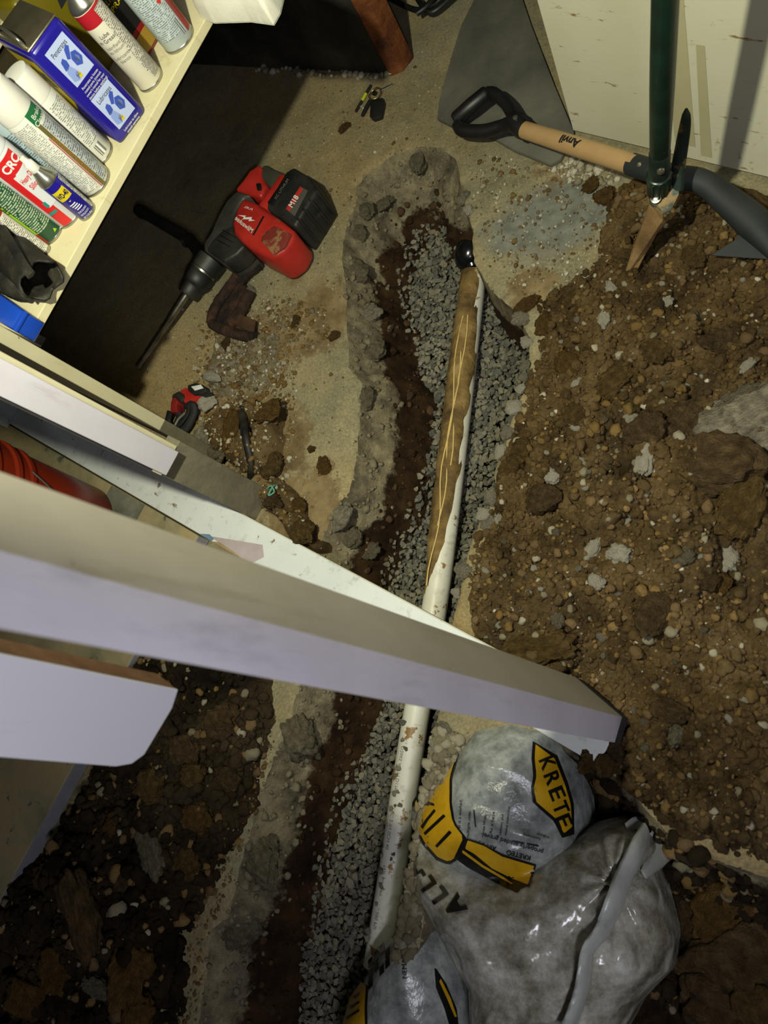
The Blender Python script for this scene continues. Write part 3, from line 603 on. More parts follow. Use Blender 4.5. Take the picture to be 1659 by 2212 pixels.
# second board beside it, cut at a slant
pts = [PU(0, 1412, -.5), PU(385, 1490, -.5), PU(372, 1530, -.5), PU(312, 1630, -.5), PU(285, 1650, -.5), PU(250, 1656, -.5), PU(0, 1636, -.5)]
pts[0] = pts[1] + (pts[0] - pts[1]) * (1.2 / (pts[0][2] - pts[1][2])); pts[-1] = pts[-2] + (pts[-1] - pts[-2]) * (1.2 / (pts[-1][2] - pts[-2][2]))
sb = root('hanging_board', pts[1] * 1.0, 'short white board with a slanted lower end hanging beside the near stud', 'timber')
def slab_u(name, q, du0, du1, mat, parent, bevel=.002):
    n = len(q); V = [p + UX * du0 for p in q] + [p + UX * du1 for p in q]
    Fc = [list(range(n)), list(range(n, 2 * n))[::-1]] + [[i, n + i, n + (i + 1) % n, (i + 1) % n] for i in range(n)]
    return mesh(name, V, Fc, mat, parent, bevel=bevel)
slab_u('board_core', pts, -.038, -.003, M_BAREW, sb)
slab_u('painted_face', pts, -.003, 0, mat_paint('white_satin_paint', 'd9d8dd', 'c6c0b8', 'bdb9bd', .75, .5), sb, .0008)
tr = [ext(sC, tC, 1.6), ext(sA, tA, 1.6), pts[0] * 1.0, pts[-1] * 1.0]
ubox('top_rail', -.72, -.40, -.36, -.06, 1.95, 1.99, M_WHITE, sb, .002)
# the far stud with its lilac facing board
fs = root('wall_stud', UV(-1.15, 0, 0), 'bare grey footed stud with a lilac facing board beside the shelf', 'timber', rz=ANG)
ubox('stud_foot', -1.172, -1.132, -.040, .040, 0, .33, M_GREYW, fs, .002)
ubox('stud_body', -1.172, -1.130, -.041, .0275, .33, 1.5, M_CREAM, fs, .002)
ubox('facing_board', -1.130, -1.112, -.036, .018, .335, 1.5, M_LILAC, fs, .002)
ubox('facing_shade_strip', -1.1315, -1.129, -.0405, -.036, .36, .75, M_DARKEND, fs, .0003)  # dark strip standing in for the shadow crack beside the facing board
ws = root('corner_stud', UV(-2.2, -.11, .042), 'grey-white stud end standing behind the red bucket', 'timber', rz=ANG)
ubox('stud_body', -2.24, -2.155, -.150, -.06, .042, .55, mat_paint('grey_blue_paint', 'b9c2c6', '7d7f78', '8a9094', .62, .6), ws, .003)

# ---- low plywood platform, bucket ----------------------------------
pf = root('wooden_platform', UV(-1.75, -.75, 0), 'low worn plywood platform with a grey painted edge', 'platform', rz=ANG)
M_PLY = mott('worn_plywood', ['6e6a50', '8a8262', '9c8e68', 'a08a62'], 7, .75, .5, 40, .003, grime='4f5549', gscale=24, gthr=.62)
slab_uv2 = [UV(-2.4, -.138, 0), UV(-1.235, -.138, 0), UV(-1.25, -1.5, 0), UV(-2.4, -1.5, 0)]
prism('platform_top', slab_uv2, .004, .044, M_PLY, pf, .003, smooth=False)
e0 = [UV(-1.235, -.139, 0), UV(-1.2335, -.139, 0), UV(-1.2485, -1.5, 0), UV(-1.25, -1.5, 0)]
prism('painted_edge', [UV(-1.2350, -.139), UV(-1.2320, -.139), UV(-1.2470, -1.5), UV(-1.2500, -1.5)], .004, .0435, mott('grey_edge_paint', ['7c7a80', '8e8c92'], 9, .5, .35, 60, .002), pf, .0006, smooth=False)
prism('grey_strip', [UV(-1.60, -.14), UV(-1.45, -.14), UV(-1.45, -.35), UV(-1.60, -.35)], .044, .0452, mott('grey_worn_strip', ['4c4d42', '67675a', '7b7a69'], 16, .8, .4, 60, .002), pf, .0004, smooth=False)
bk = root('red_bucket', UV(-1.63, -.295, .0455), 'orange-red plastic bucket standing on the plywood platform', 'bucket')
M_RED = mott('orange_red_plastic', ['7e2410', '962d13'], 6, .35, .08, 80, .001, spec=.5)
bc = UV(-1.63, -.295, .0455)
lathe('bucket_wall', [(.128, 0), (.131, .004), (.138, .18), (.141, .25), (.147, .253), (.147, .262), (.142, .266), (.143, .29), (.150, .293), (.150, .303), (.144, .308), (.146, .345), (.153, .35), (.153, .362), (.146, .365), (.142, .36), (.126, .008)], bc, M_RED, bk, 64)
hd = [bc + np.array([.152 * math.cos(a), .152 * math.sin(a), .27 - .16 * math.sin((a - ANG + .9) / 1.8 * math.pi) * 1.0]) for a in np.linspace(ANG - .9, ANG + .9, 14)]
tube('wire_bail', hd, .0026, plain('galvanised_wire', 'a9a79f', .35, .9), bk, 8)

# ================================================================== shelving
sh = root('shelf_unit', UV(-1.62, .5, 0), 'cream painted plywood shelf with an end panel beside the stud', 'shelf', rz=ANG)
M_SHELF = mat_paint('cream_plywood', 'd9d0a8', '8d7a50', 'a8986a', .66, .65, 'cfc598')
ubox('shelf_board', -1.98, -1.296, .076, 1.22, .599, .617, M_SHELF, sh, .0015)
ubox('end_panel', -1.98, -1.352, .046, .0745, .20, .9, M_CREAM, sh, .002)
ubox('panel_foot', -1.98, -1.353, .045, .0745, .003, .20, M_GREYW, sh, .002)
ubox('upper_ledge', -1.98, -1.625, .076, 1.22, .752, .772, M_SHELF, sh, .0015)
ubox('end_cleat', -1.9, -1.31, .0745, .094, .575, .599, M_DARKEND, sh, .001)
ZS = .6175
M_STEEL = plain('tin_grey_metal', 'b6b4a6', .3, .9); M_WCAP = plain('white_plastic_cap', 'e6e4d8', .35, bump=.05)
M_INKB = plain('dark_print', '22262a', .5, bump=0); M_WTX = plain('white_print', 'efeee6', .5, bump=0)
def can(name, px, py, r, h, body, label, cat='spray can', cap=None, group=None, dome=True, rim=True, z=ZS):
    c = P(px, py, z); o = root(name, c, label, cat, group)
    neck = h
    lathe('can_body', [(r * .93, 0), (r, .003), (r, h - .004), (r * .96, h)], c, body, o, 44)
    if rim: lathe('bottom_rim', [(r * .9, 0), (r * 1.025, .0008), (r * 1.03, .004), (r * 1.0, .0055)], c, M_STEEL, o, 44)
    if dome: lathe('shoulder', [(r * .985, h - .001), (r * 1.02, h + .001), (r * 1.0, h + .004), (r * .9, h + .010), (r * .62, h + .020), (r * .55, h + .024), (r * .50, h + .026)], c, M_STEEL, o, 44)
    if cap: lathe('cap', [(q * r, h + d) for q, d in cap[0]], c, cap[1], o, 40)
    return o, c
FRONT = -.36                                          # the side of a can that faces the room
# grey-blue can with red side
o, c = can('spray_can', 388, 86, .0335, .205, plain('pale_grey_blue_label', 'b9c4c4', .35, bump=.03), 'tall pale grey spray can full of small print at the shelf rim', rim=True)
wrap('small_print', c, .0335, FRONT - 1.05, FRONT + .55, .025, .20, mat_print('grey_small_print', 'bac5c5', '5b676b'), o)
wrap('red_side', c, .0335, FRONT + .62, FRONT + 2.2, .012, .20, plain('crimson_label', '9c2626', .35, bump=.03), o)
wrap('barcode', c, .0335, FRONT + .28, FRONT + .52, .016, .046, mat_print('barcode_print', 'ccd3d2', '2a2d30', .3, .0011, .5), o, off=.0006)
mesh('hazard_diamond', [on_cyl(c, .0335, FRONT + .30, .085, .0008)(a, b) for a, b in ((0, -.006), (.006, 0), (0, .006), (-.006, 0))], [(0, 1, 2, 3)], plain('hazard_red', 'c8302c', .5, bump=0), o)
# chain-lube grease can
M_RBAND = plain('red_cap_band', 'b4202a', .35, bump=.03)
o, c = can('grease_can', 327, 174, .0275, .165, plain('off_white_label', 'ded9c4', .4, bump=.03), 'off-white grease spray can with silver dome and red straw nozzle')
wrap('red_band', c, .0275, -3.14, 3.14, .137, .163, M_RBAND, o, n=44)
wrap('small_print', c, .0275, FRONT + .15, FRONT + 1.5, .03, .158, mat_print('grease_small_print', 'cfcabb', '5a574e'), o, off=.0006)
wrap('dense_print', c, .0275, FRONT + .28, FRONT + 1.5, .014, .05, mat_print('grease_dense_print', 'b9b5a8', '3c3b37', .0022, .0012, .2), o, off=.0009)
for s, z, hh, m in (('Lube', .120, .007, M_INKB), ('m Grease', .111, .007, M_INKB), ('lubrifiant', .098, .006, M_FAINT), ('au lithium', .090, .006, M_FAINT), ('Lubricante', .077, .006, M_FAINT), ('blanco', .069, .006, M_FAINT)):
    lettering(s, hh, on_cyl(c, .0275, FRONT - .45, z), m, o)
lathe('nozzle', [(.008, .191), (.008, .200), (.005, .202), (.0045, .215), (.003, .216)], c, M_RBAND, o, 20)
# one-gallon oblong tin
a, b = P(263, 315, ZS), P(318, 240, ZS); ex = (b - a) / np.linalg.norm(b - a); en = np.array([ex[1], -ex[0], 0]); dp = .155; JH = .205; wj = np.linalg.norm(b - a) + .004
o = root('oil_tin', (a + b) / 2 - en * dp / 2, 'large oblong blue and yellow oil tin with a tan metal top and wire handle', 'tin')
M_BLUE = plain('deep_blue_enamel', '211a8c', .22, spec=.6, bump=.03); M_YEL = plain('label_yellow', 'd8c21c', .35, bump=.03)
base = [a - en * dp, a, b, b - en * dp]
prism('tin_body', base, ZS, ZS + JH, M_BLUE, o, .010, seg=3)
def jp(s, t, z, f=0.0): return a + ex * s * wj - en * t * dp + np.array([0, 0, z]) + en * f
prism('tin_top', [jp(.04, .03, 0), jp(.94, .03, 0), jp(.94, .97, 0), jp(.04, .97, 0)], ZS + JH - .001, ZS + JH + .003, mott('dull_tan_tin', ['8c8468', 'a79f82'], 20, .35, .3, 120, .001, .85), o, .002)
tube('wire_handle', smoothpath([jp(.1, .12, JH + .002), jp(.1, .13, JH + .02), jp(.12, .35, JH + .028), jp(.12, .6, JH + .028), jp(.1, .82, JH + .018), jp(.1, .85, JH)], 6), .003, M_STEEL, o, 10)
upz = np.array([0, 0, 1.0]); M_LBL = plain('pale_blue_picture', 'b9c6ea', .4, bump=.02); M_PIC = plain('picture_blue', '3d55b4', .4, bump=0); M_PICL = plain('picture_light_blue', '8ea2dc', .4, bump=0)
def sq(name, s0, s1, z0, z1, mat, off, par): return mesh(name, [jp(s0, 0, z0, off), jp(s1, 0, z0, off), jp(s1, 0, z1, off), jp(s0, 0, z1, off)], [(0, 1, 2, 3)], mat, par)
for z0, word, lines in ((.119, 'Penetrates', ['Penetrates to loosen', 'rusted parts (consult', "owner's manual for your", 'device before applying)']), (.021, 'Lubricates', ['Lubricates to allow', 'smooth operation.'])):
    sq('picture_label', .22, .80, z0, z0 + .068, M_LBL, .0006, o)
    lettering(word, .0085, on_plane(jp(.51, 0, z0 + .057, .0011), ex, upz), M_INKB, o, width=.036)
    f = lambda pts, m, n: mesh(n, [jp(.22 + .58 * p, 0, z0 + .068 * q_, .0010) for p, q_ in pts], [list(range(len(pts)))], m, o)
    f([(.08, .12), (.3, .05), (.44, .22), (.36, .42), (.2, .45), (.1, .35)], M_PICL, 'picture_nozzle')
    f([(.12, .42), (.2, .62), (.34, .66), (.4, .56), (.36, .44), (.2, .4)], M_PIC, 'picture_spray_cap')
    f([(.55, .30), (.75, .22), (.92, .35), (.88, .55), (.70, .6), (.56, .48)], M_PIC, 'picture_bolt')
    f([(.45, .55), (.55, .5), (.82, .72), (.75, .78), (.6, .74)], M_PIC, 'picture_wrench')
    f([(.62, .35), (.76, .3), (.84, .4), (.76, .5), (.64, .46)], M_PICL, 'picture_nut')
    f([(.28, .08), (.46, .06), (.47, .19), (.37, .24), (.28, .2)], M_YEL, 'small_shield')
    lettering('WD', .003, on_plane(jp(.22 + .58 * .375, 0, z0 + .0105, .0013), ex, upz), M_INKB, o)
    for k, s in enumerate(lines): lettering(s, .0042, on_plane(jp(.53, 0, z0 - .008 - .0062 * k, .0008), ex, upz), M_WTX, o, width=.0022 * len(s))
# the broad side of the tin: yellow shield with dark lettering
def js(t, z, off=.0006): return a - ex * off - en * t * dp + np.array([0, 0, z])
mesh('yellow_shield', [js(.92, .185), js(.92, .10), js(.52, .052), js(.12, .10), js(.12, .185)], [(0, 1, 2, 3, 4)], M_YEL, o)
lettering('WD-40', .034, on_plane(js(.52, .145, .0012), -en * -1, upz), plain('shield_navy', '14144a', .4, bump=0), o, bold=.02, width=.105)
# two white spray cans with white caps
M_OW = plain('white_can_label', 'dcdcd2', .35, bump=.03); CAPW = ([(1.0, -.002), (1.01, 0), (.98, .04), (.93, .047), (.5, .049)], M_WCAP)
o, c = can('cleaner_can', 219, 335, .029, .145, M_OW, 'white capped spray can with a grey stripe between the oil tin and another can', cap=CAPW, dome=False)
wrap('grey_stripe', c, .029, FRONT - .75, FRONT - .25, .004, .14, plain('stripe_grey', '85857d', .4, bump=0), o)
wrap('small_print', c, .029, FRONT - .1, FRONT + 1.1, .04, .13, mat_print('cleaner_small_print', 'd5d5cb', '6c6c66'), o)
wrap('barcode', c, .029, FRONT + .05, FRONT + .6, .012, .034, mat_print('barcode_print_b', 'd9d9d0', '2b2b2b', .3, .0011, .5), o)
o, c = can('cleaner_can', 209, 394, .033, .175, M_OW, 'white capped spray can with green band and thin red line of small print', cap=([(1.0, -.002), (1.01, 0), (.97, .045), (.92, .052), (.5, .054)], M_WCAP), dome=False)
wrap('green_band', c, .033, FRONT + .15, FRONT + 1.2, .150, .174, plain('bottle_green_print', '1f6b3e', .4, bump=0), o)
wrap('olive_band', c, .033, FRONT + .18, FRONT + .42, .004, .150, plain('olive_print', '6c6234', .4, bump=0), o)
wrap('thin_red_line', c, .033, FRONT + .10, FRONT + .15, .006, .125, plain('line_red', 'bb2b26', .4, bump=0), o, off=.0005)
wrap('small_print', c, .033, FRONT - 1.1, FRONT + .02, .012, .165, mat_print('degreaser_small_print', 'dcdcd2', '7c7c74', .003), o)
wrap('silver_print', c, .033, FRONT + .45, FRONT + 1.3, .01, .145, mat_print('degreaser_silver_print', 'b9bfc0', '4b5256', .004), o)
lettering('DEGREASER-DEGREASER', .006, on_cyl(c, .033, FRONT + .30, .075, .0009, math.pi / 2), plain('orange_print', 'b3762e', .5, bump=0), o)
for k, s in enumerate(('Brake', 'Cleaner')): lettering(s, .008, on_cyl(c, .033, FRONT + .75, .162 - .010 * k, .0006), M_WTX, o)
o, c = can('pale_blue_can', 148, 388, .030, .165, plain('pale_blue_can_label', 'a9bcc0', .4, bump=.03), 'pale blue spray can half hidden behind the degreaser can', dome=True)
wrap('small_print', c, .030, FRONT - 1.0, FRONT + .6, .02, .14, mat_print('pale_can_print', 'a9bcc0', '4d5a60', .004), o)
# heavy-duty silicone can
o, c = can('silicone_can', 150, 462, .0325, .165, plain('white_silicone_label', 'd7dadb', .3, bump=.03), 'white and red silicone spray can with a black cap', dome=False)
lathe('white_shoulder', [(.0325, .164), (.0325, .170), (.030, .182), (.024, .193), (.018, .199)], c, plain('white_shoulder_paint', 'd9dcde', .3, bump=.03), o, 44)
lathe('cap', [(.019, .197), (.0215, .2), (.0205, .235), (.019, .238)], c, M_BLK, o, 32)
M_CRED = plain('bright_red_label', 'd22226', .3, bump=.03)
wrap('red_label', c, .0325, FRONT - .75, FRONT - .05, .006, .158, M_CRED, o)
wrap('red_label_top', c, .0325, FRONT - .75, FRONT + .9, .128, .158, M_CRED, o, off=.0004)
wrap('white_field', c, .0325, FRONT - .28, FRONT + .9, .05, .126, plain('white_field_label', 'd7dadb', .3, bump=.02), o, off=.0006)
wrap('green_mark', c, .0325, FRONT - .40, FRONT - .2, .052, .064, plain('teal_mark', '1f8a80', .4, bump=0), o, off=.0009)
wrap('teal_stripe', c, .0325, FRONT - .70, FRONT - .15, .036, .042, plain('teal_mark', '1f8a80', .4, bump=0), o, off=.0009)
lettering('CRC', .014, on_cyl(c, .0325, FRONT + .25, .143, .001), M_WTX, o, bold=.03)
lettering('Heavy Duty', .0095, on_cyl(c, .0325, FRONT + .35, .112, .001), M_CRED, o, bold=.02, width=.034)
lettering('Silicone', .0095, on_cyl(c, .0325, FRONT + .35, .096, .001), M_CRED, o, bold=.02, width=.028)
lettering('DUTY SILICONE NET WT', .0045, on_cyl(c, .0325, FRONT - .98, .085, .001, math.pi / 2), M_FAINT, o)
# small multi-use lubricant can
o, c = can('lubricant_can', 189, 458, .0195, .088, M_BLUE, 'small blue lubricant can with yellow shield and white nozzle')
sh_ = [(-.013, .014), (-.013, -.004), (0, -.015), (.013, -.004), (.013, .014)]
mesh('yellow_shield', [on_cyl(c, .0195, FRONT - .15, .060, .0007)(*q) for q in sh_] , [(0, 1, 2, 3, 4)], M_YEL, o)
wrap('yellow_panel', c, .0195, FRONT - .80, FRONT + .5, .052, .074, M_YEL, o, off=.0006)
lettering('WD-40', .0095, on_cyl(c, .0195, FRONT - .15, .063, .0013), plain('shield_navy', '14144a', .4, bump=0), o, bold=.03, width=.022)
wrap('white_side_print', c, .0195, FRONT + .85, FRONT + 1.3, .006, .084, mat_print('wd_side_print', 'c9c9c4', '4a4a55'), o)
for k in range(4): wrap('swoosh', c, .0195, FRONT - .55 + .07 * k, FRONT + .1 + .07 * k, .038 - .0042 * k, .040 - .0042 * k, M_WTX, o, off=.0006, n=8)
for k, s in enumerate(('STOPS SQUEAKS', 'REMOVES & PROTECTS', 'NET 3 OZ (85g)')): lettering(s, .0038, on_cyl(c, .0195, FRONT - .05, .020 - .0066 * k, .0008), M_WTX, o, width=.02)
lathe('nozzle', [(.0085, .111), (.0095, .114), (.009, .130), (.0055, .134), (.005, .142), (.002, .143)], c, M_WCAP, o, 24)
# green can and slim tube
o, c = can('green_can', 113, 503, .0265, .165, plain('dark_green_label', '1d4d33', .35, bump=.03), 'dark green can with lime stripe and dense pale print', dome=True)
wrap('dense_print', c, .0265, FRONT - .55, FRONT + .85, .03, .155, mat_print('green_small_print', '1d4d33', 'b9c3a2', .0042, .0016, .25), o)
wrap('lime_stripe', c, .0265, FRONT - .95, FRONT - .6, .03, .16, plain('lime_print', '9ac62e', .4, bump=0), o)
wrap('red_corner', c, .0265, FRONT - .95, FRONT - .6, .004, .03, plain('brick_red_print', 'a83a2a', .4, bump=0), o)
lettering('HPS', .010, on_cyl(c, .0265, FRONT - .78, .10, .0009, math.pi / 2), M_INKB, o, bold=.02)
mesh('recycling_mark', [on_cyl(c, .0265, FRONT + .45, .014, .0008)(*q) for q in ((-.004, -.003), (.004, -.003), (0, .004))], [(0, 1, 2)], plain('lime_print', '9ac62e', .4, bump=0), o)
o, c = can('slim_tube', 101, 541, .0108, .125, plain('tube_white', 'd8d5c4', .4, bump=.03), 'slim white tube with a red collar lying against the green can', cat='tube', dome=False)
wrap('small_print', c, .0108, FRONT - .9, FRONT + .9, .006, .10, mat_print('tube_small_print', 'd8d5c4', '55534c', .0032), o)
lathe('red_collar', [(.0108, .104), (.0114, .105), (.0114, .122), (.0108, .123)], c, M_RBAND, o, 28)
lathe('cap', [(.009, .125), (.009, .15), (.005, .152)], c, plain('blue_grey_cap', '6f7f96', .4), o, 24)
# red bottle, yellow canister, white sack at the back and end of the shelf
c = UV(-1.43, .70, ZS); o = root('red_bottle', c, 'dark red bottle with a black label behind the grease can', 'bottle', rz=ANG)
M_DRED = plain('dark_red_plastic', '8a1c1c', .35, bump=.05)
prism('bottle_body', [UV(-1.455, .66), UV(-1.395, .66), UV(-1.395, .735), UV(-1.455, .735)], ZS, ZS + .15, M_DRED, o, .012, seg=3)
lathe('bottle_neck', [(.022, .148), (.014, .165), (.012, .168), (.012, .19)], UV(-1.425, .698, ZS), M_BLK, o, 24)
patch('black_label', UV(-1.394, .668, ZS + .05), VX, upz, .06, .085, plain('black_label_paper', '1c1a1a', .4, bump=0), o)
for k, s in enumerate(('ALL PURPOSE', 'SPRAY')): lettering(s, .009, on_plane(UV(-1.3935, .698, ZS + .115 - .014 * k), VX, upz), M_YEL, o, width=.05)
patch('gold_frame', UV(-1.3938, .68, ZS + .01), VX, upz, .035, .03, plain('ochre_print', '9c7c2c', .4, bump=0), o)
c = UV(-1.54, .62, ZS); o = root('yellow_canister', c, 'yellow canister with shade put into its colour behind the blue oil tin', 'canister', rz=ANG)
M_DYEL = plain('shaded_yellow_plastic', '6e620e', .4, bump=.05)  # yellow darkened: the shadow behind the tin is put into the colour
prism('canister_body', [UV(-1.60, .59), UV(-1.50, .59), UV(-1.50, .72), UV(-1.60, .72)], ZS, ZS + .20, M_DYEL, o, .012, seg=3)
lathe('canister_cap', [(.025, .2), (.025, .222), (.02, .225)], UV(-1.55, .65, ZS), M_BLK, o, 24)
mesh('black_triangle', [UV(-1.4992, .655, ZS + .13), UV(-1.4992, .715, ZS + .13), UV(-1.4992, .685, ZS + .185)], [(0, 1, 2)], M_INKB, o)
def pillow(name, outline, z0, hgt, mat, parent=None, res=.004, wr=None, pw=.5, edge=.06):
    """soft filled shape: a domed skin over an outline, closed underneath"""
    ol = np.asarray(outline)[:, :2]; x0, y0 = ol.min(0) - .01; x1, y1 = ol.max(0) + .01
    hx = np.arange(x0, x1 + res, res); hy = np.arange(y0, y1 + res, res); A, B = np.meshgrid(hx, hy, indexing='ij'); s = sdf(A, B, ol)
    tt = np.clip(s / edge, 0, 1); z = z0 + hgt * (1 - (1 - tt) ** 2) ** pw
    if wr is not None: z = z + wr(A, B, s) * np.clip(s / .02, 0, 1)
    z = np.where(s > 0, z, z0); k = anyc(s > 0); nx, ny = z.shape
    used = np.zeros((nx, ny), bool); used[:-1, :-1] |= k; used[1:, :-1] |= k; used[:-1, 1:] |= k; used[1:, 1:] |= k
    gA, gB = np.gradient(s, hx, hy); sl = (s < 0) & used; g2 = np.maximum(gA ** 2 + gB ** 2, .3); A = np.where(sl, A - s * gA / g2, A); B = np.where(sl, B - s * gB / g2, B)
    idx = -np.ones((nx, ny), int); idx[used] = np.arange(used.sum()); V = np.stack([A[used], B[used], z[used]], 1); n = len(V)
    I, J = np.where(k); top = np.stack([idx[I, J], idx[I + 1, J], idx[I + 1, J + 1], idx[I, J + 1]], 1)
    Vb = V.copy(); Vb[:, 2] = z0 - .002; V2 = np.vstack([V, Vb]); Fc = top.tolist() + (top[:, ::-1] + n).tolist()
    o = mesh(name, V2, Fc, mat, parent, smooth=True); return o, HF(hx, hy, np.where(s > -.004, z, -1))
so = [P(405, -60, ZS + .03), P(412, 8, ZS + .03), P(440, 18, ZS + .03), P(520, 14, ZS + .03), P(570, 20, ZS + .03), P(584, -5, ZS + .03), P(600, -70, ZS + .03), P(500, -110, ZS + .03)]
o = root('white_sack', P(500, -30, ZS), 'white plastic sack with green lettering hanging over the shelf end', 'sack')
M_SACK = mott('white_sack_plastic', ['cfcdb9', 'e3e1d2'], 9, .45, .3, 40, .004)
_, sf = pillow('sack_body', so, ZS, .07, M_SACK, o, wr=lambda a, b, s: fbm(a, b, 14, 3, 4) * .008, edge=.05)
dq = lambda x, y: drop(x, y, .0012, sf)
mesh('green_leaf_print', [dq(425, -20), dq(432, 4), dq(448, 9), dq(462, -4), dq(470, -25)], [(0, 1, 2, 3, 4)], plain('leaf_green', '1f9a45', .4, bump=0), o)
mesh('green_leaf_print', [dq(478, 6), dq(500, 8), dq(512, -8), dq(490, -6)], [(0, 1, 2, 3)], plain('leaf_green', '1f9a45', .4, bump=0), o)
lettering('Plaster', 9, lambda x, y: dq(470 + x * .9 + y * .5, -5 - y + x * -.35), M_INKB, o)
mesh('torn_corner', [P(571, 8, ZS + .02), P(584, 2, ZS + .02), P(580, 33, ZS - .03), P(574, 26, ZS - .02)], [(0, 1, 2, 3)], M_SACK, o)
# black rubber sleeves with an open frayed end, and a blue box
M_RUBBER = mott('dusty_black_rubber', ['0d0d0c', '191815', '282620', '3d3a2e'], 14, .6, .7, 60, .004)
o = root('rubber_sleeve', P(60, 590, ZS), 'dusty black rubber sleeve with a torn open end and a strap', 'sleeve')
ax = smoothpath([P(-40, 500, ZS + .06), P(20, 545, ZS + .045), P(60, 578, ZS + .04), P(90, 606, ZS + .036)], 8)
V = []; Fc = []; seg = 24
for i, q in enumerate(ax):
    T = ax[min(i + 1, len(ax) - 1)] - ax[max(i - 1, 0)]; T /= np.linalg.norm(T); sd = np.cross(T, upz); sd /= np.linalg.norm(sd); upv = np.cross(sd, T)
    for k in range(seg):
        an = 2 * math.pi * k / seg; rr = .036 * (1 + .05 * math.sin(2 * an + i * .3) + .03 * math.sin(5 * an + i * .5)); e = (.008 * math.sin(5 * an) if i == len(ax) - 1 else 0)
        V.append(q + T * e + rr * (math.cos(an) * sd + .85 * math.sin(an) * upv))
for i in range(len(ax) - 1):
    for k in range(seg): p, q = i * seg + k, i * seg + (k + 1) % seg; Fc.append((p, q, q + seg, p + seg))
tb = mesh('sleeve_tube', V, Fc, M_RUBBER, o, smooth=True); md = tb.modifiers.new('thick', 'SOLIDIFY'); md.thickness = .004
tube('strap', smoothpath([P(-10, 470, ZS + .09), P(20, 520, ZS + .088), P(50, 570, ZS + .078), P(68, 595, ZS + .07)], 6), .009, M_RUBBER, o, 10, .35)
o = root('rubber_sleeve', P(20, 625, ZS), 'smaller folded black rubber sleeve beside the blue box', 'sleeve')
tube('sleeve_tube', smoothpath([P(-40, 570, ZS + .03), P(15, 605, ZS + .026), P(50, 630, ZS + .02), P(68, 645, ZS + .012)], 8), [.026, .028, .024, .014, .008], M_RUBBER, o, 18, .8, .12)
bq = [P(46, 668, ZS + .05), P(22, 709, ZS + .05), P(-60, 660, ZS + .05), P(-35, 612, ZS + .05)]
o = root('blue_box', UV(*[float(np.mean([q @ UX for q in bq])), float(np.mean([q @ VX for q in bq]))], ZS), 'bright blue plastic box at the shelf end', 'box')
M_BBOX = plain('bright_blue_plastic', '1747b4', .35, bump=.05)
prism('box_body', bq, ZS, ZS + .05, M_BBOX, o, .004)
cc = np.mean(bq, 0); prism('box_lid', [cc + (q - cc) * 1.03 for q in bq], ZS + .036, ZS + .042, M_BBOX, o, .001)
# ================================================================== tools
def Zq(ox, oy, k): return lambda x, y, z=0.0: P(ox + x / k, oy + y / k, z)
def ZP(q, pts, z): return [q(a, b, z) for a, b in pts]
# ---- rotary hammer lying on its side -------------------------------
q = Zq(280, 330, 3.687); hb = q(1000, 600, 0)
hm = root('rotary_hammer', hb, 'red and black cordless rotary hammer with a long chisel bit lying on the slab', 'power tool')
M_TRED = mott('tool_red_plastic', ['8f1f1a', 'ab2a22', 'bb3128'], 8, .38, .12, 90, .001, spec=.5, grime='7a5a3a', gscale=22, gthr=.66)
M_TBLK = mott('tool_black_rubber', ['161615', '232320', '32312c'], 14, .5, .35, 120, .001, spec=.45, grime='4f4a3c', gscale=26, gthr=.66)
M_TGRY = mott('tool_grey_plastic', ['2c2c28', '3b3a34', '494740'], 12, .5, .3, 120, .001, spec=.45)
M_CHROME = mott('worn_steel', ['55524a', '8a867a', 'a29d90'], 30, .3, .2, 80, .001, .9, .5)
prism('gear_housing', ZP(q, [(850, 300), (960, 335), (900, 360), (835, 470), (808, 560), (822, 640), (885, 705), (925, 745), (860, 815), (745, 880), (590, 775), (587, 720), (645, 635), (700, 505), (765, 385)], .105), .012, .105, M_TGRY, hm, .014, .95, 3)
prism('gear_cover', ZP(q, [(815, 575), (835, 640), (915, 735), (850, 805), (745, 868), (605, 770), (650, 700), (730, 620)], .112), .05, .112, M_TBLK, hm, .008, 1, 3)
for k in range(3):
    s0 = 40 * k; prism('vent_slot', ZP(q, [(700 + s0 * .5, 690 - s0), (800 + s0 * .6, 745 - s0 * .9), (797 + s0 * .6, 752 - s0 * .9), (697 + s0 * .5, 697 - s0)], .1135), .110, .1135, M_BLK, hm, .0003)
mh = prism('motor_housing', ZP(q, [(895, 345), (1010, 390), (1060, 432), (1180, 505), (1295, 600), (1308, 640), (1250, 755), (1150, 830), (1100, 828), (960, 760), (880, 700), (822, 640), (806, 560), (832, 468)], .118), .006, .118, M_TRED, hm, .016, .97, 3)
prism('end_panel', ZP(q, [(1150, 575), (1285, 640), (1235, 745), (1140, 810), (1040, 700), (1060, 640)], .1205), .1, .1205, mott('scuffed_dull_red', ['6e2a22', '85332a'], 16, .6, .3, 90, .001, grime='8a6a45', gscale=20, gthr=.55), mh, .004)
prism('vent_slot', ZP(q, [(1062, 500), (1072, 507), (988, 660), (978, 652)], .1192), .115, .1192, M_BLK, mh, .0003)
prism('rear_handle', ZP(q, [(1030, 88), (1052, 110), (1050, 190), (1090, 250), (1040, 350), (960, 332), (848, 300), (838, 285), (900, 215), (950, 140)], .085), .035, .085, M_TRED, hm, .010, 1, 3)
prism('handle_grip', ZP(q, [(1050, 88), (1100, 92), (1150, 122), (1245, 158), (1195, 250), (1110, 268), (1060, 225), (1040, 180)], .082), .035, .082, mott('olive_grey_rubber', ['35352a', '45443a'], 14, .6, .4, 120, .001), hm, .010, 1, 3)
prism('trigger', ZP(q, [(1000, 240), (1040, 235), (1045, 290), (1010, 295)], .09), .05, .09, M_BLK, hm, .004)
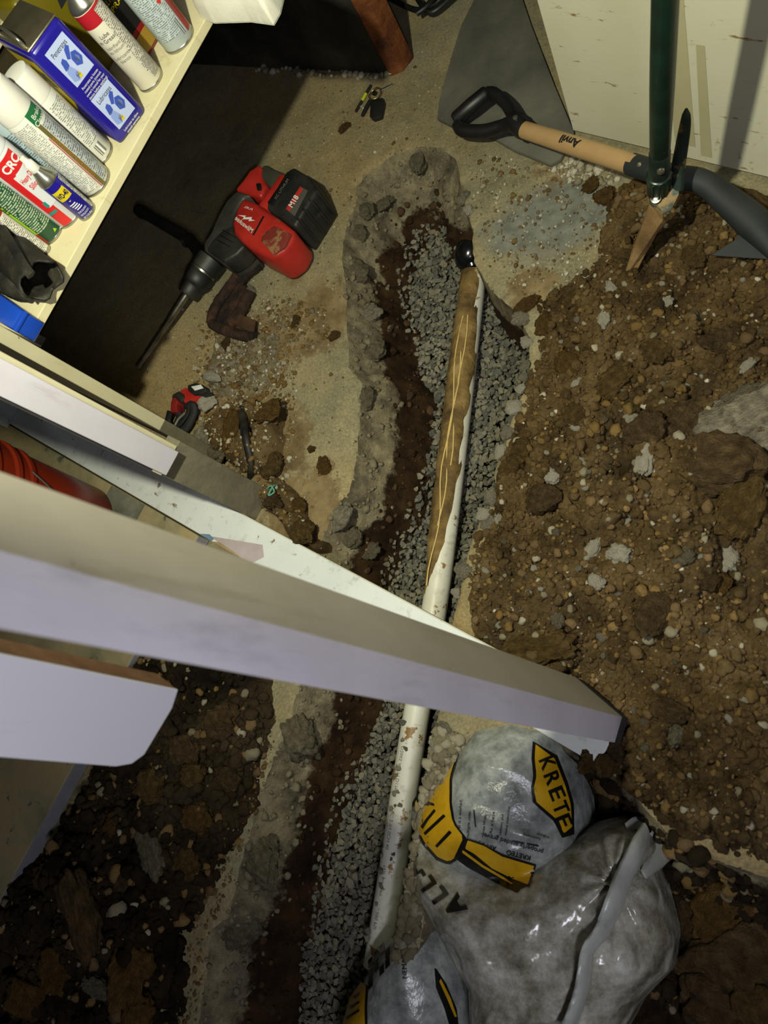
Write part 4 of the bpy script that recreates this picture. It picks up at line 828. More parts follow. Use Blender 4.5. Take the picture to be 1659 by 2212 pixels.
prism('battery_foot', ZP(q, [(1205, 158), (1245, 180), (1090, 450), (1020, 420)], .100), .02, .100, M_TRED, hm, .005)
bt = prism('battery', ZP(q, [(1240, 150), (1305, 108), (1440, 190), (1500, 282), (1312, 588), (1085, 442), (1092, 400)], .112), .004, .112, M_TBLK, hm, .009, 1, 3)
prism('battery_strip', ZP(q, [(1262, 150), (1312, 180), (1150, 425), (1095, 395)], .1145), .105, .1145, M_BLK, bt, .002)
prism('battery_decal', ZP(q, [(1358, 264), (1418, 300), (1312, 503), (1240, 446)], .1132), .110, .1132, plain('decal_grey', '55504a', .4, bump=0), bt, .0004)
prism('battery_red_decal', ZP(q, [(1355, 270), (1380, 285), (1270, 465), (1245, 445)], .1137), .110, .1137, plain('decal_red', 'c03226', .4, bump=0), bt, .0003)
for i in range(4):
    a, b = (1500 - 47 * i, 300 + 76 * i); prism('battery_rib', ZP(q, [(a - 30, b - 18), (a + 4, b), (a - 6, b + 16), (a - 40, b - 2)], .113), .02, .113, M_TBLK, bt, .002)
ax0, ax1 = q(800, 640, .055), q(450, 1135, .05); axd = (ax1 - ax0) / np.linalg.norm(ax1 - ax0); L = np.linalg.norm(ax1 - ax0)
A = lambda t_: ax0 + (ax1 - ax0) * t_
tube('collar', [A(.40), A(.42), A(.60), A(.61)], [.034, .042, .041, .038], M_TBLK, hm, 32)
tube('steel_ring', [A(.60), A(.605), A(.635), A(.64)], [.036, .038, .038, .036], M_CHROME, hm, 32)
tube('nose_sleeve', [A(.64), A(.655), A(.78), A(.82), A(.84)], [.035, .038, .038, .034, .030], M_TBLK, hm, 32)
tube('chuck', [A(.84), A(.86), A(.97), A(.995), A(1.0)], [.029, .030, .0285, .026, .02], M_TBLK, hm, 32)
tip = q(70, 1705, .012)
tube('chisel_bit', [A(.98), A(.98) + (tip - A(.98)) * .35, A(.98) + (tip - A(.98)) * .37, A(.98) + (tip - A(.98)) * .85, tip], [.0105, .0100, .0090, .0088, .0105], M_CHROME, hm, 12)
tube('side_handle', [A(.5), q(480, 690, .06), q(440, 700, .06)], [.02, .018, .02], M_TBLK, hm, 20)
tube('side_grip', [q(500, 670, .06), q(400, 730, .06), q(120, 490, .05), q(70, 460, .05), q(60, 455, .05)][2:] if False else [q(470, 690, .062), q(430, 660, .062), q(150, 500, .062), q(95, 470, .062), q(70, 455, .062)], [.0, .019, .017, .017, .022, .018], M_TBLK, hm, 20)
ex_ = q(975, 625, .119) - q(855, 520, .119); ex_ /= np.linalg.norm(ex_)
def mapq(cx_, cy_, ux, uy, z): return lambda x, y: q(cx_ + ux[0] * x + uy[0] * y, cy_ + ux[1] * x + uy[1] * y, z)
M_LOGO = plain('logo_white', 'ece9e2', .4, bump=0)
lettering('Milwaukee', 38, mapq(912, 568, (-.77, -.64), (.5, -.86), .1188), M_LOGO, hm, bold=.01, width=172)
mesh('lightning_mark', [q(*p_, .1188) for p_ in ((862, 497), (925, 500), (918, 514), (975, 512), (968, 530), (1000, 540), (945, 545), (955, 530), (900, 530), (910, 512))], [list(range(10))], M_LOGO, hm)
lettering('FUEL', 17, mapq(945, 440, (-.93, -.37), (.37, -.93), .1188), M_LOGO, hm, width=70)
lettering('M18', 40, mapq(1305, 385, (.52, -.85), (-.85, -.52), .1141), M_LOGO, bt, bold=.02, width=100)
lettering('XC LITHIUM', 22, mapq(1210, 290, (.55, -.83), (-.83, -.55), .1149), M_FAINT, bt, width=190)
# ---- shovel --------------------------------------------------------
q = Zq(940, 0, 2.307)
M_ASH = mott('varnished_ash', ['94764c', 'a5855a', 'b19265'], 5, .45, .15, 60, .001, spec=.45)
M_FORGED = mott('grey_painted_steel', ['15191a', '1f2424', '2c3030'], 10, .7, .2, 60, .001, .1, .5, grime='6f5c3c', gscale=18, gthr=.64)
sv = root('shovel', q(440, 640, 0), 'short wooden shovel with a black grip and grey steel blade resting on the soil heap', 'shovel')
S0, S1 = q(437, 645, .075), q(1000, 825, .150); sdv = (S1 - S0) / np.linalg.norm(S1 - S0)
tube('wooden_shaft', [S0, S0 + (S1 - S0) * .5, S1], [.0185, .0195, .0195], M_ASH, sv, 56)
g0, g1 = q(95, 600, .055), q(262, 458, .075)
tube('grip_bar', [g0, g0 + (g1 - g0) * .06, g0 + (g1 - g0) * .5, g0 + (g1 - g0) * .94, g1], [.014, .0175, .019, .0175, .014], M_BLK, sv, 24)
hub = q(400, 605, .077)
tube('grip_arm', smoothpath([q(108, 620, .054), q(140, 650, .052), q(240, 655, .055), q(330, 630, .065), q(395, 612, .075)], 8), [.014, .0165, .0165, .015, .019], M_BLK, sv, 18)
tube('grip_arm', smoothpath([q(258, 460, .075), q(295, 468, .076), q(350, 515, .077), q(385, 570, .077), q(405, 600, .077)], 8), [.013, .015, .014, .014, .019], M_BLK, sv, 18)
tube('grip_socket', [q(375, 600, .077), q(400, 612, .077), q(432, 640, .076), q(447, 648, .076)], [.018, .022, .0225, .0215], M_BLK, sv, 24)
lathe('grip_screw', [(.006, 0), (.006, .003), (.003, .004)], q(400, 588, .099), M_STEEL, sv, 14)
N = [S1 + sdv * -.012, S1 + sdv * .05, q(1200, 880, .165), q(1330, 905, .155), P(1570, 432, .135), P(1625, 480, .118), P(1680, 545, .10)]
tube('steel_socket', smoothpath(N, 8), [.0212, .0215, .0215, .022, .026, .030, .018], M_FORGED, sv, 24, .9)
lathe('socket_rivet', [(.005, 0), (.0045, .002), (.002, .003)], S1 + sdv * .012 + np.array([0, -.012, .019]), M_STEEL, sv, 12)
bl = [P(1535, 552, .098), P(1585, 520, .108), P(1612, 490, .120), P(1660, 470, .120), P(1720, 470, .115), P(1800, 560, .10), P(1850, 640, .085), P(1760, 660, .075), P(1660, 560, .088)]
plate('shovel_blade', bl, .003, M_FORGED, sv, .001)
SL = np.linalg.norm(S1 - S0); tt_ = .30; oc = S0 + (S1 - S0) * tt_; sdn = np.cross(sdv, upz); sdn /= np.linalg.norm(sdn); upn = np.cross(sdn, sdv)
def on_shaft(c_, rr, th0):
    def f(x, y): th = th0 + y / rr; return c_ - sdv * x + rr * (math.cos(th) * upn + math.sin(th) * sdn)
    return f
lettering('Anvil', .017, on_shaft(S0 + (S1 - S0) * .50, .0204, .30), M_INK, sv, bold=.035, width=.060, cuts=3)
# ---- two-pronged hoe stuck in the soil -----------------------------
q = Zq(1200, 220, 3.614)
M_GREEN = mott('dark_green_lacquer', ['081812', '0d231a', '143024'], 12, .3, .1, 80, .001, spec=.55, grime='6b6448', gscale=60, gthr=.7)
M_GREEN2 = mott('muddy_green_steel', ['16231a', '24322a', '3a4032'], 14, .45, .3, 60, .001, .4, .5, grime='6f5a34', gscale=16, gthr=.55)
M_MUDDY = mott('mud_caked_steel', ['4d3a20', '6b5230', '7f6640', '8f7850'], 10, .9, .8, 60, .004)
hr = root('garden_hoe', q(790, 700, .10), 'green handled hoe and tine weeder stuck upright in the soil before the white board', 'hoe')
h0 = q(805, 640, .215); h1 = P(1437, 0, .60); h2 = h0 + (h1 - h0) * 2.6
tube('handle', [h0 + (h1 - h0) * .18, h0 + (h1 - h0) * .35, h0 + (h1 - h0) * .6, h0 + (h1 - h0) * .75, h1, h2], [.0165, .0172, .0182, .0182, .0178, .0178], M_GREEN, hr, 24)
tube('ferrule', [h0 + (h1 - h0) * -.01, h0 + (h1 - h0) * .10, h0 + (h1 - h0) * .22, h0 + (h1 - h0) * .225], [.0178, .0180, .0178, .0165], M_GREEN2, hr, 24)
tube('ribbed_sleeve', [h0 + (h1 - h0) * -.06, h0 + (h1 - h0) * -.05, h0 + (h1 - h0) * .07, h0 + (h1 - h0) * .075], [.017, .0205, .0212, .019], M_GREEN, hr, 24)
for k in range(5):
    a = -2.2 + k * .55; d = np.array([math.cos(a), math.sin(a), 0]) * .0207; tube('sleeve_rib', [h0 + d + (h1 - h0) * -.045, h0 + d + (h1 - h0) * .055], .0022, M_GREEN, hr, 6)
toc = np.array([0, 0, H]) - h0; toc[2] = 0; toc /= np.linalg.norm(toc)
lathe('bolt', [(.0065, 0), (.006, .004), (.003, .0055)], h0 + (h1 - h0) * .155 + toc * .0172, M_STEEL, hr, 14, axis=toc)
hp = [q(735, 700, .20), q(880, 700, .20), q(935, 560, .215), q(975, 580, .21), q(965, 720, .195), q(900, 850, .18), q(840, 880, .175), q(735, 800, .185)]
plate('head_bracket', hp, .006, M_GREEN2, hr, .001)
lathe('bolt', [(.0095, 0), (.0095, .002), (.006, .0025), (.006, .006), (.003, .007)], q(785, 752, .197), M_STEEL, hr, 18, axis=[-.1, -.35, 1])
plate('hoe_blade', [q(733, 790, .186), q(835, 870, .178), q(838, 930, .160), q(800, 1010, .135), q(700, 1190, .085), q(600, 1390, .035), q(520, 1400, .035), q(540, 1330, .05), q(600, 1150, .09), q(680, 930, .145)], .004, M_MUDDY, hr, .001)
tube('tine', smoothpath([q(950, 690, .195), q(958, 520, .225), q(985, 350, .26), q(1010, 200, .295), q(1020, 110, .315), q(1022, 50, .328)], 8), [.011, .0125, .0115, .0105, .009, .007, .002], M_GREEN2, hr, 12, .5)
# ---- rusted bent channel and its chips -----------------------------
q = Zq(280, 330, 3.687)
M_RUST = mott('flaking_rust', ['0d0a08', '1c140d', '33221a', '4a2e1a'], 26, .9, 1.0, 60, .008)
rc = root('rusted_bracket', q(820, 1180, 0), 'rusted bent iron channel with a curled end lying below the hammer', 'iron scrap')
prism('channel_floor', ZP(q, [(740, 1090), (840, 960), (900, 950), (930, 1080), (830, 1240), (790, 1310), (1000, 1330), (985, 1440), (860, 1425), (650, 1360), (632, 1280), (685, 1165)], .012), .001, .012, M_RUST, rc, .003, 1)
def wallstrip(name, pts, z0, z1, th): 
    c_ = [q(a, b, z1) for a, b in pts]; tube(name, smoothpath([np.array([p_[0], p_[1], (z0 + z1) / 2]) for p_ in c_], 5), [(z1 - z0) / 2] * 3, M_RUST, rc, 12, 1.0, .15)
wallstrip('channel_lip', [(835, 950), (740, 1090), (680, 1170), (632, 1280), (650, 1355), (860, 1432), (985, 1445)], .004, .034, .006)
wallstrip('channel_lip', [(930, 1085), (880, 1200), (830, 1290), (775, 1335)], .004, .036, .006)
tube('curled_end', smoothpath([q(880, 1040, .02), q(930, 960, .024), q(1000, 900, .026), q(1045, 890, .02)], 6), [.013, .017, .018, .014], M_RUST, rc, 16, .8, .18)
prism('raised_tab', ZP(q, [(815, 1290), (870, 1280), (1000, 1330), (985, 1440), (900, 1400), (815, 1350)], .030), .022, .030, mott('brown_rust_plate', ['2b1e14', '3d2918', '52381f'], 14, .9, .8, 60, .005), rc, .003, 1)
# ---- headlamp ------------------------------------------------------
q = Zq(340, 800, 9.217)
hl = root('headlamp', q(560, 800, 0), 'small red and black headlamp with white lens and crumpled black strap beside the stud', 'headlamp')
M_STRAP = mott('black_webbing', ['0c0c0c', '191918', '232322'], 20, .7, .5, 90, .001)
prism('lamp_body', ZP(q, [(440, 405), (560, 330), (720, 480), (880, 470), (760, 590), (640, 640), (530, 650), (480, 520)], .042), .010, .042, M_TRED, hl, .004)
lh = prism('lens_housing', ZP(q, [(590, 290), (760, 240), (880, 275), (985, 395), (880, 470), (715, 490), (600, 400)], .050), .012, .050, M_TBLK, hl, .004)
prism('lens', ZP(q, [(668, 322), (860, 280), (915, 352), (742, 402)], .0512), .04, .0512, mott('pale_led_lens', ['c3c6c0', 'e4e6e0'], 30, .2, .1, spec=.6), lh, .0006)
prism('hinge', ZP(q, [(268, 552), (300, 470), (420, 405), (530, 480), (525, 560), (470, 640), (430, 600), (345, 510)], .046), .008, .046, M_TBLK, hl, .004)
prism('battery_cover', ZP(q, [(285, 565), (340, 518), (425, 620), (375, 670), (400, 835), (255, 832), (258, 660)], .040), .006, .040, mott('dull_dark_red', ['6e1c1a', '8a2622'], 10, .45, .1), hl, .003)
tube('strap', smoothpath([q(250, 830, .03), q(215, 1020, .018), q(300, 1190, .016), q(420, 1240, .02), q(560, 1150, .02), q(660, 980, .024), q(720, 800, .03), q(680, 690, .036), q(560, 690, .03)], 6), [.011, .012, .014, .014, .013, .013, .012], M_STRAP, hl, 12, .55)
tube('strap_fold', smoothpath([q(400, 840, .03), q(440, 930, .026), q(380, 1100, .026), q(470, 1050, .03), q(600, 860, .034), q(610, 720, .036)], 6), [.010, .012, .012, .012, .011], M_STRAP, hl, 12, .4)
tube('strap_buckle', [q(310, 1170, .034), q(420, 970, .034), q(560, 840, .036)], .0035, plain('buckle_grey', '6a675e', .4), hl, 8)
# ---- keys ----------------------------------------------------------
q = Zq(400, 0, 3.318)
kr = root('key_bunch', q(1360, 700, 0), 'bunch of keys with a black fob and a yellow-banded pen on the slab', 'keys')
prism('key_fob', ZP(q, [(1328, 718), (1412, 695), (1426, 728), (1405, 828), (1345, 850), (1320, 832)], .016), .001, .016, M_BLK, kr, .003)
ring_ = [q(1358, 672, .012) + .0185 * np.array([math.cos(a), math.sin(a), .12 * math.sin(2 * a)]) for a in np.linspace(0, 2 * math.pi, 30)]
tube('key_ring', ring_, .0016, mott('brass_ring', ['8a7a40', 'b5a765'], 30, .3, .1, metal=.9), kr, 8)
tube('yellow_pen', [q(1332, 612, .006), q(1300, 665, .006), q(1295, 676, .006), q(1270, 720, .006), q(1262, 732, .006), q(1224, 800, .004)], .0042, M_TBLK, kr, 10)
tube('yellow_band', [q(1296, 672, .0062), q(1267, 724, .0062)], .0048, plain('acid_yellow', 'b9c22a', .5), kr, 10)
tube('pocket_knife', [q(1328, 722, .006), q(1300, 772, .006), q(1270, 832, .005)], [.006, .0065, .005], M_BLK, kr, 10)
tube('key_blade', [q(1395, 648, .008), q(1445, 625, .006), q(1490, 602, .004)], [.004, .0045, .003], M_STEEL, kr, 8, .35)
tube('key_blade', [q(1350, 680, .012), q(1362, 655, .012)], .006, M_BLK, kr, 8, .4)
# ---- green string ----
tag(tube('green_string', smoothpath([drop(572, 1060, .006), drop(585, 1050, .016), drop(592, 1062, .018), drop(580, 1070, .018), drop(590, 1050, .016), drop(600, 1047, .008)], 6), .0018, plain('mint_string', '4f9a86', .7), None, 6), 'tangle of mint green string on the soil at the stud foot', 'string')
# ================================================================== clods, crumbs, chunks
rr = np.random.RandomState(21)
def place_rock(name, px, py, s, mat, seed, sub, st, label, cat, group=None, sink=.35, flat=.75, rz=None, sharp=.5, tilt=.3):
    p_ = drop(px, py); return rock(name, (p_[0], p_[1], p_[2] + s * flat * st[2] * (1 - sink) * .6), s, mat, seed, sub, sharp, flat, st, label, cat, group, None, rz, tilt)
for k, (x, y, s, mi, st, lab) in enumerate([
    (1618, 910, .085, 9, (1.1, .9, .62), 'large pale broken concrete chunk sunk in the soil heap'),
    (448, 868, .036, 2, (1, 1.15, .9), 'pale blocky concrete piece beside the headlamp'),
    (462, 818, .022, 2, (.7, 1.5, .9), 'narrow pale concrete sliver behind the headlamp'),
    (440, 950, .040, 0, (1.2, .9, .7), 'crumbly grey concrete lump against the bare stud'),
    (470, 980, .034, 1, (1.2, 1, .7), 'brown-grey concrete lump below the crumbly one'),
    (545, 628, .017, 0, (1, .9, .8), 'small pale stone beside the rusted bracket'),
    (1305, 690, .02, 2, (.8, 1.3, .6), None), (1340, 1198, .024, 2, (.8, 1.2, .8), 'largest whitish oval chip in the large soil heap'), (1280, 1190, .022, 2, (.6, 1.6, .7), 'long whitish sliver beside the largest oval chip in the heap'), (1195, 1028, .021, 2, (1, 1, .8), None), (1362, 908, .018, 2, (.8, 1.1, .8), None),
    (1395, 995, .026, 2, (1.3, .8, .6), 'wide whitish chip under the rounded clod in the heap'), (1565, 1200, .024, 2, (1.2, .9, .6), None), (1325, 625, .022, 2, (.6, 1.3, .5), 'pale flake lying near the tip of the hoe blade'), (1480, 1203, .02, 1, (1, .8, .6), None), (1460, 1590, .022, 1, (1, .7, .8), 'pale stone beside the foot of the leaning stud'), (1290, 1255, .016, 2, (1, 1, .7), None), (1205, 1340, .016, 1, (1, 1.2, .7), None), (1440, 655, .013, 2, (1, 1.2, .7), None), (1615, 790, .015, 2, (.6, 1.6, .6), None), (1600, 850, .026, 1, (1.2, .7, .4), 'flat grey chip on the rim of the large pale concrete chunk'), (1250, 830, .016, 2, (1, .8, .6), None), (1500, 690, .015, 1, (1, 1, .6), None), (1250, 925, .014, 2, (1.3, .8, .6), None)]):
    if mi == 9: mat = M_CHUNK
    else: mat = M_RUB[mi]
    place_rock('concrete_chunk', x, y, s, mat, 200 + k, 4, st, lab or 'pale concrete chip showing in the large soil heap', 'rubble', None if lab else 'pale chips in the soil heap', sink=.35, rz=(.3 if k == 0 else None))
for k, (x, y, s, mi, st, lab) in enumerate([
    (1545, 1010, .075, 1, (1.2, .9, .6), 'broad flat soil clod just below the large pale concrete chunk'), (1480, 920, .05, 1, (1, 1, .8), 'rounded dark clod touching the large pale concrete chunk'), (1395, 930, .042, 1, (1, 1, .8), 'rounded clod topped by a pale chip near the large concrete chunk'), (1330, 825, .04, 0, (1.1, .9, .6), None), (1230, 790, .032, 2, (.8, 1.1, .7), None), (1140, 660, .025, 2, (1.5, .7, .6), 'ochre clod lying over the slab rim beside the gravel trench'), (1310, 430, .03, 2, (.8, 1, 1), 'upright ochre clod between the hoe blade and the bare slab'), (1278, 405, .022, 2, (.7, 1.2, .9), 'small pointed ochre clod alone on the bare slab below the shovel shaft'), (1250, 900, .03, 0, (1, 1, .7), None), (1130, 980, .03, 0, (1, 1, .7), None), (1170, 1080, .036, 1, (1, 1, .7), None), (1450, 1540, .03, 1, (.8, 1.2, .8), None), (1150, 1400, .05, 0, (1.6, .8, .5), 'long low soil ridge tucked against the leaning stud'), (1110, 1010, .03, 0, (1, 1, .8), None), (1500, 560, .03, 0, (1, 1, .7), None), (1420, 760, .03, 0, (1, 1, .7), None), (1560, 740, .035, 1, (1, 1, .7), None), (1600, 1090, .05, 0, (1.3, .8, .5), 'flat soil slab below the broad clod on the large heap'), (1550, 1265, .022, 2, (1, 1, .7), 'ochre clod of a touching pair on the large heap'), (1530, 1255, .022, 1, (1, 1, .7), 'dark clod of a touching pair on the large heap'), (1420, 1320, .04, 1, (1.2, .9, .5), None), (1240, 640, .03, 0, (1, 1, .6), None), (1180, 700, .028, 2, (1, 1, .6), None)]):
    place_rock('soil_clod', x, y, s, M_CLOD[mi], 240 + k, 4, st, lab or 'plain brown soil clod half sunk in the large heap', 'clod', None if lab else 'big clods on the large heap', sink=.5)
for k, (x, y, s, mi, st) in enumerate([(250, 1790, .03, 2, (1, .8, .8)), (330, 1840, .045, 1, (.6, 1.6, .7)), (280, 1900, .04, 1, (1.4, .7, .6)), (180, 1960, .07, 1, (1.5, .7, .6)), (130, 2090, .05, 2, (1, 1, .8)), (285, 2090, .055, 2, (1.1, 1.1, .7)), (300, 2190, .05, 2, (1.2, .9, .7)), (100, 1900, .04, 1, (1, 1, .7)), (430, 1770, .04, 2, (1, 1, .6)), (400, 1620, .05, 1, (1, 1, .7)), (330, 1700, .045, 0, (1, 1, .7)), (480, 1560, .05, 1, (1, 1, .7)), (60, 2150, .05, 2, (1, 1, .7)), (210, 2130, .03, 1, (.7, 1.4, .8)), (420, 1680, .04, 0, (1, 1, .7)), (500, 1680, .035, 1, (1, 1, .7)), (400, 1860, .04, 0, (1, 1, .7))]):
    place_rock('soil_clod', x, y, s, M_CLOD[mi] if k not in (1, 13) else M_RUB[1], 280 + k, 4, st, 'dark clod on the shaded soil heap by the platform', 'clod', 'clods on the shaded heap', sink=.45)
for k, (x, y, s, mi, st, lab) in enumerate([(500, 930, .030, 2, (.8, 2.2, .7), 'long ochre soil ridge between the pale lumps and the dark groove'), (580, 890, .035, 2, (1.3, 1.1, .6), 'broad ochre clod beside the buried bar'), (590, 1005, .036, 0, (1, 1.1, .6), 'brown clod below the buried bar'), (700, 1010, .026, 2, (1, 1.1, .25), 'flat ochre smear of soil on the pale slab'), (645, 1095, .026, 2, (1, 1.1, .5), 'ochre clod on the slab near the trench'), (655, 1150, .030, 0, (.9, 1.3, .6), 'brown clod on the slab edge above the sill plate'), (590, 1085, .024, 1, (1, 1, .7), 'round dark clod next to the green string'), (745, 278, .019, 0, (1.2, .8, .6), 'small brown clod on the slab near the keys'), (725, 725, .018, 0, (1, 1, .5), 'flat brown clod on the slab beside the trench rim'), (640, 695, .02, 0, (1, .8, .5), 'brown clod lying right of the rusted bracket'), (490, 745, .018, 1, (.8, 1.2, .8), 'dark stone chip below the rusted bracket'), (672, 970, .012, 2, (.8, 1.2, .3), 'thin ochre crumb on the pale slab')]):
    place_rock('soil_clod', x, y, s, M_CLOD[mi], 310 + k, 4, st, lab, 'clod', None, sink=.5)
bar = [drop(522, 880, .002), drop(530, 940, .006), drop(542, 1000, .003), drop(540, 1035, -.004)]
tag(tube('buried_bar', smoothpath(bar, 5), [.010, .011, .011, .008], mott('black_iron_bar', ['141311', '2a2723', '3d3830'], 20, .55, .6, 60, .003, .3), None, 14, .8, .1), 'black iron bar half buried in the soil beside the stud', 'iron scrap')
hz = [drop(505, 930, .02), drop(512, 1010, .015)]
# counted pale pebbles in the large heap, the rest of the crumbs as stuff
HEAP = PX([(1335, 420), (1290, 560), (1160, 660), (1165, 760), (1110, 920), (1080, 1050), (1020, 1190), (1010, 1290), (1030, 1370), (1200, 1530), (1400, 1735), (1570, 1840), (1659, 1860), (1800, 1870), (1900, 1550), (1850, 900), (1740, 560), (1540, 470), (1400, 400)])
def scatter(n, poly, seed):
    g = np.random.RandomState(seed); lo, hi = poly[:, :2].min(0), poly[:, :2].max(0); out = []
    while len(out) < n:
        c_ = g.uniform(lo, hi, (n * 2, 2)); k = sdf(c_[:, 0], c_[:, 1], poly) > 0; out += c_[k].tolist()
    return out[:n]
for k, (x, y) in enumerate(scatter(280, HEAP, 5)):
    low = 1 / (1 + math.exp((y - .45) * 8)); 
    if rr.rand() > .35 + .65 * low: continue
    s = float(np.clip(rr.lognormal(-5.25, .38), .003, .012)); rock('pale_pebble', (x, y, ground(x, y) + s * .25), s, M_RUB[(0, 2, 2, 1)[k % 4]], 400 + k, 2, .5, .75, (1, rr.uniform(.7, 1.3), .8), 'small pale pebble in the large brown soil heap', 'pebble', 'pale pebbles in the large heap')
it = []
for x, y in scatter(11500, HEAP, 6): s = float(np.clip(rr.lognormal(-5.55, .5), .0020, .014)); it.append((x, y, ground(x, y) + s * .15, s, rr.choice([0, 1, 2, 3, 4, 5, 6], p=[.10, .12, .012, .018, .025, .005, .72])))
swarm('soil_crumbs', it, M_CLOD + M_RUB + [M_DIRT], 'loose brown crumbs and pale grit over the large soil heap', 'soil', 'stuff', sub=2)
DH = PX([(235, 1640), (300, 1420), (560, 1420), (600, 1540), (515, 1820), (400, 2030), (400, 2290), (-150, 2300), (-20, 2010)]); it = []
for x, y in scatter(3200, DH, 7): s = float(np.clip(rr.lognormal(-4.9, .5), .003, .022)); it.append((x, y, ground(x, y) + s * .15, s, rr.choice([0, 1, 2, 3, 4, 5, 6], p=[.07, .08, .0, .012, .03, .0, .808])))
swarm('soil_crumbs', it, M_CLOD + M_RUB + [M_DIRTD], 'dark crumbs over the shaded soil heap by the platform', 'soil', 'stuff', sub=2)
SPILL = PX([(430, 700), (600, 640), (700, 660), (720, 720), (640, 780), (640, 900), (620, 1040), (700, 1190), (560, 1090), (420, 960), (420, 800)]); it = []
for x, y in scatter(2600, SPILL, 8): s = float(np.clip(rr.lognormal(-5.9, .55), .0014, .010)); it.append((x, y, ground(x, y) + s * .2, s, rr.choice([0, 1, 2, 3, 4, 5], p=[.25, .2, .15, .14, .18, .08])))
swarm('rubble_crumbs', it, M_CLOD + M_RUB, 'mixed crumbs of soil and concrete strewn around the rusted bracket', 'rubble', 'stuff', sub=2)
SLAB = PX([(680, 180), (1000, 60), (1000, 300), (800, 360), (730, 480), (740, 800), (770, 950), (690, 1160), (300, 800), (560, 380)]); it = []
for x, y in scatter(900, SLAB, 9): s = float(np.clip(rr.lognormal(-6.2, .5), .0012, .006)); it.append((x, y, ground(x, y) + s * .3, s, rr.choice([0, 1, 3, 4, 5])))
for x, y in scatter(700, PX([(1010, 330), (1230, 360), (1330, 400), (1260, 620), (1130, 640), (1040, 560), (1020, 440)]), 10): s = float(np.clip(rr.lognormal(-6.0, .5), .0012, .008)); it.append((x, y, ground(x, y) + s * .3, s, rr.choice([0, 1, 3, 4, 5])))
for x, y in scatter(120, PX([(1190, 370), (1240, 340), (1330, 375), (1340, 400), (1230, 395)]), 11): s = float(np.clip(rr.lognormal(-5.3, .4), .002, .012)); it.append((x, y, ground(x, y) + s * .3, s, rr.choice([3, 4, 5])))
for x, y in scatter(900, PX([(935, 1570), (1000, 1590), (960, 1720), (925, 1850), (905, 2000), (870, 2150), (845, 2150), (870, 1960), (893, 1800)]), 14): s = float(np.clip(rr.lognormal(-5.2, .5), .002, .014)); it.append((x, y, ground(x, y) + s * .1, s, rr.choice([3, 4, 4, 4])))
for x, y in scatter(260, PX([(600, 1600), (560, 1720), (510, 1890), (450, 2010), (430, 2212), (380, 2212), (420, 1980), (500, 1800), (570, 1580)]), 15): s = float(np.clip(rr.lognormal(-6.0, .5), .0015, .007)); it.append((x, y, ground(x, y) + s * .1, s, rr.choice([0, 1, 1, 4])))
swarm('slab_grit', it, M_CLOD + M_RUB, 'fine grit and crumbs scattered over the concrete slab', 'grit', 'stuff', sub=2)
it = []                                               # crumbs clinging to the trench sides
for x, y in scatter(2400, TRENCH, 12):
    s_ = float(sdf(np.array([x]), np.array([y]), TRENCH)[0])
    if x < pipe_x(y) and s_ < .125: s = float(np.clip(rr.lognormal(-5.3, .5), .0025, .014)); it.append((x, y, Hfloor(x, y) + s * .1, s, 3 if s_ < .045 + .03 * rr.rand() else rr.choice([0, 1, 2, 2])))
swarm('trench_crumbs', it, [mott('wet_soil_a', ['2a1b0f', '42301c'], 18, .95, .8, 60, .01), mott('wet_soil_b', ['3a2816', '523b22'], 18, .95, .8, 60, .01), M_EARTH, M_RUB[1]], 'crumbs of wet soil and concrete clinging to the trench side', 'soil', 'stuff', sub=2)
PITS = PX([(1250, 1640), (1400, 1780), (1659, 1920), (1659, 2250), (1400, 2250), (1300, 1900)]); it = []
for x, y in scatter(700, PITS, 13): s = float(np.clip(rr.lognormal(-4.8, .5), .003, .022)); it.append((x, y, Hfloor(x, y) + s * .15, s, rr.choice([0, 1, 4, 6], p=[.1, .1, .05, .75])))
swarm('pit_crumbs', it, M_CLOD + M_RUB + [M_DIRTD], 'dark stones and crumbs in the pit beside the gravel bags', 'soil', 'stuff', sub=2)
for k, (x, y, s, mi) in enumerate([(1560, 1960, .05, 2), (1600, 2060, .075, 1), (1560, 2160, .07, 1), (1640, 2180, .06, 0), (1480, 1990, .04, 1)]):
    place_rock('soil_clod', x, y, s, M_CLOD[mi], 500 + k, 4, (1.2, 1, .7), 'large ochre clod in the dark pit beside the gravel bag', 'clod', 'clods in the pit', sink=.4)
for k, (u, v, z, s) in enumerate([(-.178, -.125, .03, .028), (-.18, -.098, .028, .024), (-.205, -.135, .035, .022), (-.165, -.06, .02, .024), (-.185, -.075, .02, .02)]):
    q_ = UV(u, v, z); rock('soil_clod', q_, s, M_CLOD[k % 2], 530 + k, 4, .5, .75, (1, 1, .9), 'brown clod heaped over the end of the sill plate', 'clod', 'clods over the sill plate end')
# ================================================================== gravel bags
M_BAGG = NT('grey_printed_film'); _t = M_BAGG
_c = _t.ramp(_t.noise(26, 8, .7), [(.3, '5a5d5a'), (.5, '8b8f8b'), (.7, 'b5b8b2')]); _t.col(_c); _t.bump(_t.noise(30, 4, .6), .35, .008); M_BAGG = _t.fin(.28, 0, .55)
_t = NT('dusty_clear_film'); _c = _t.ramp(_t.noise(14, 10, .78), [(.30, '4a473c'), (.44, '85826f'), (.56, 'b0ada0'), (.70, 'd4d4ca')])
_t.col(_c); n1 = _t.bump(_t.noise(13, 1, .4, dist=.6), .7, .03); _t.bump(_t.noise(48, 2, .5), .25, .006, n1); M_CLEAR = _t.fin(.2, 0, .55)
M_BYEL = mott('bag_yellow_print', ['b58a12', 'cfa01a', 'd8ac24'], 14, .28, .35, 30, .006, spec=.55)
M_BBLK = mott('bag_black_print', ['101010', '1c1c1b'], 14, .28, .3, 30, .006, spec=.55)
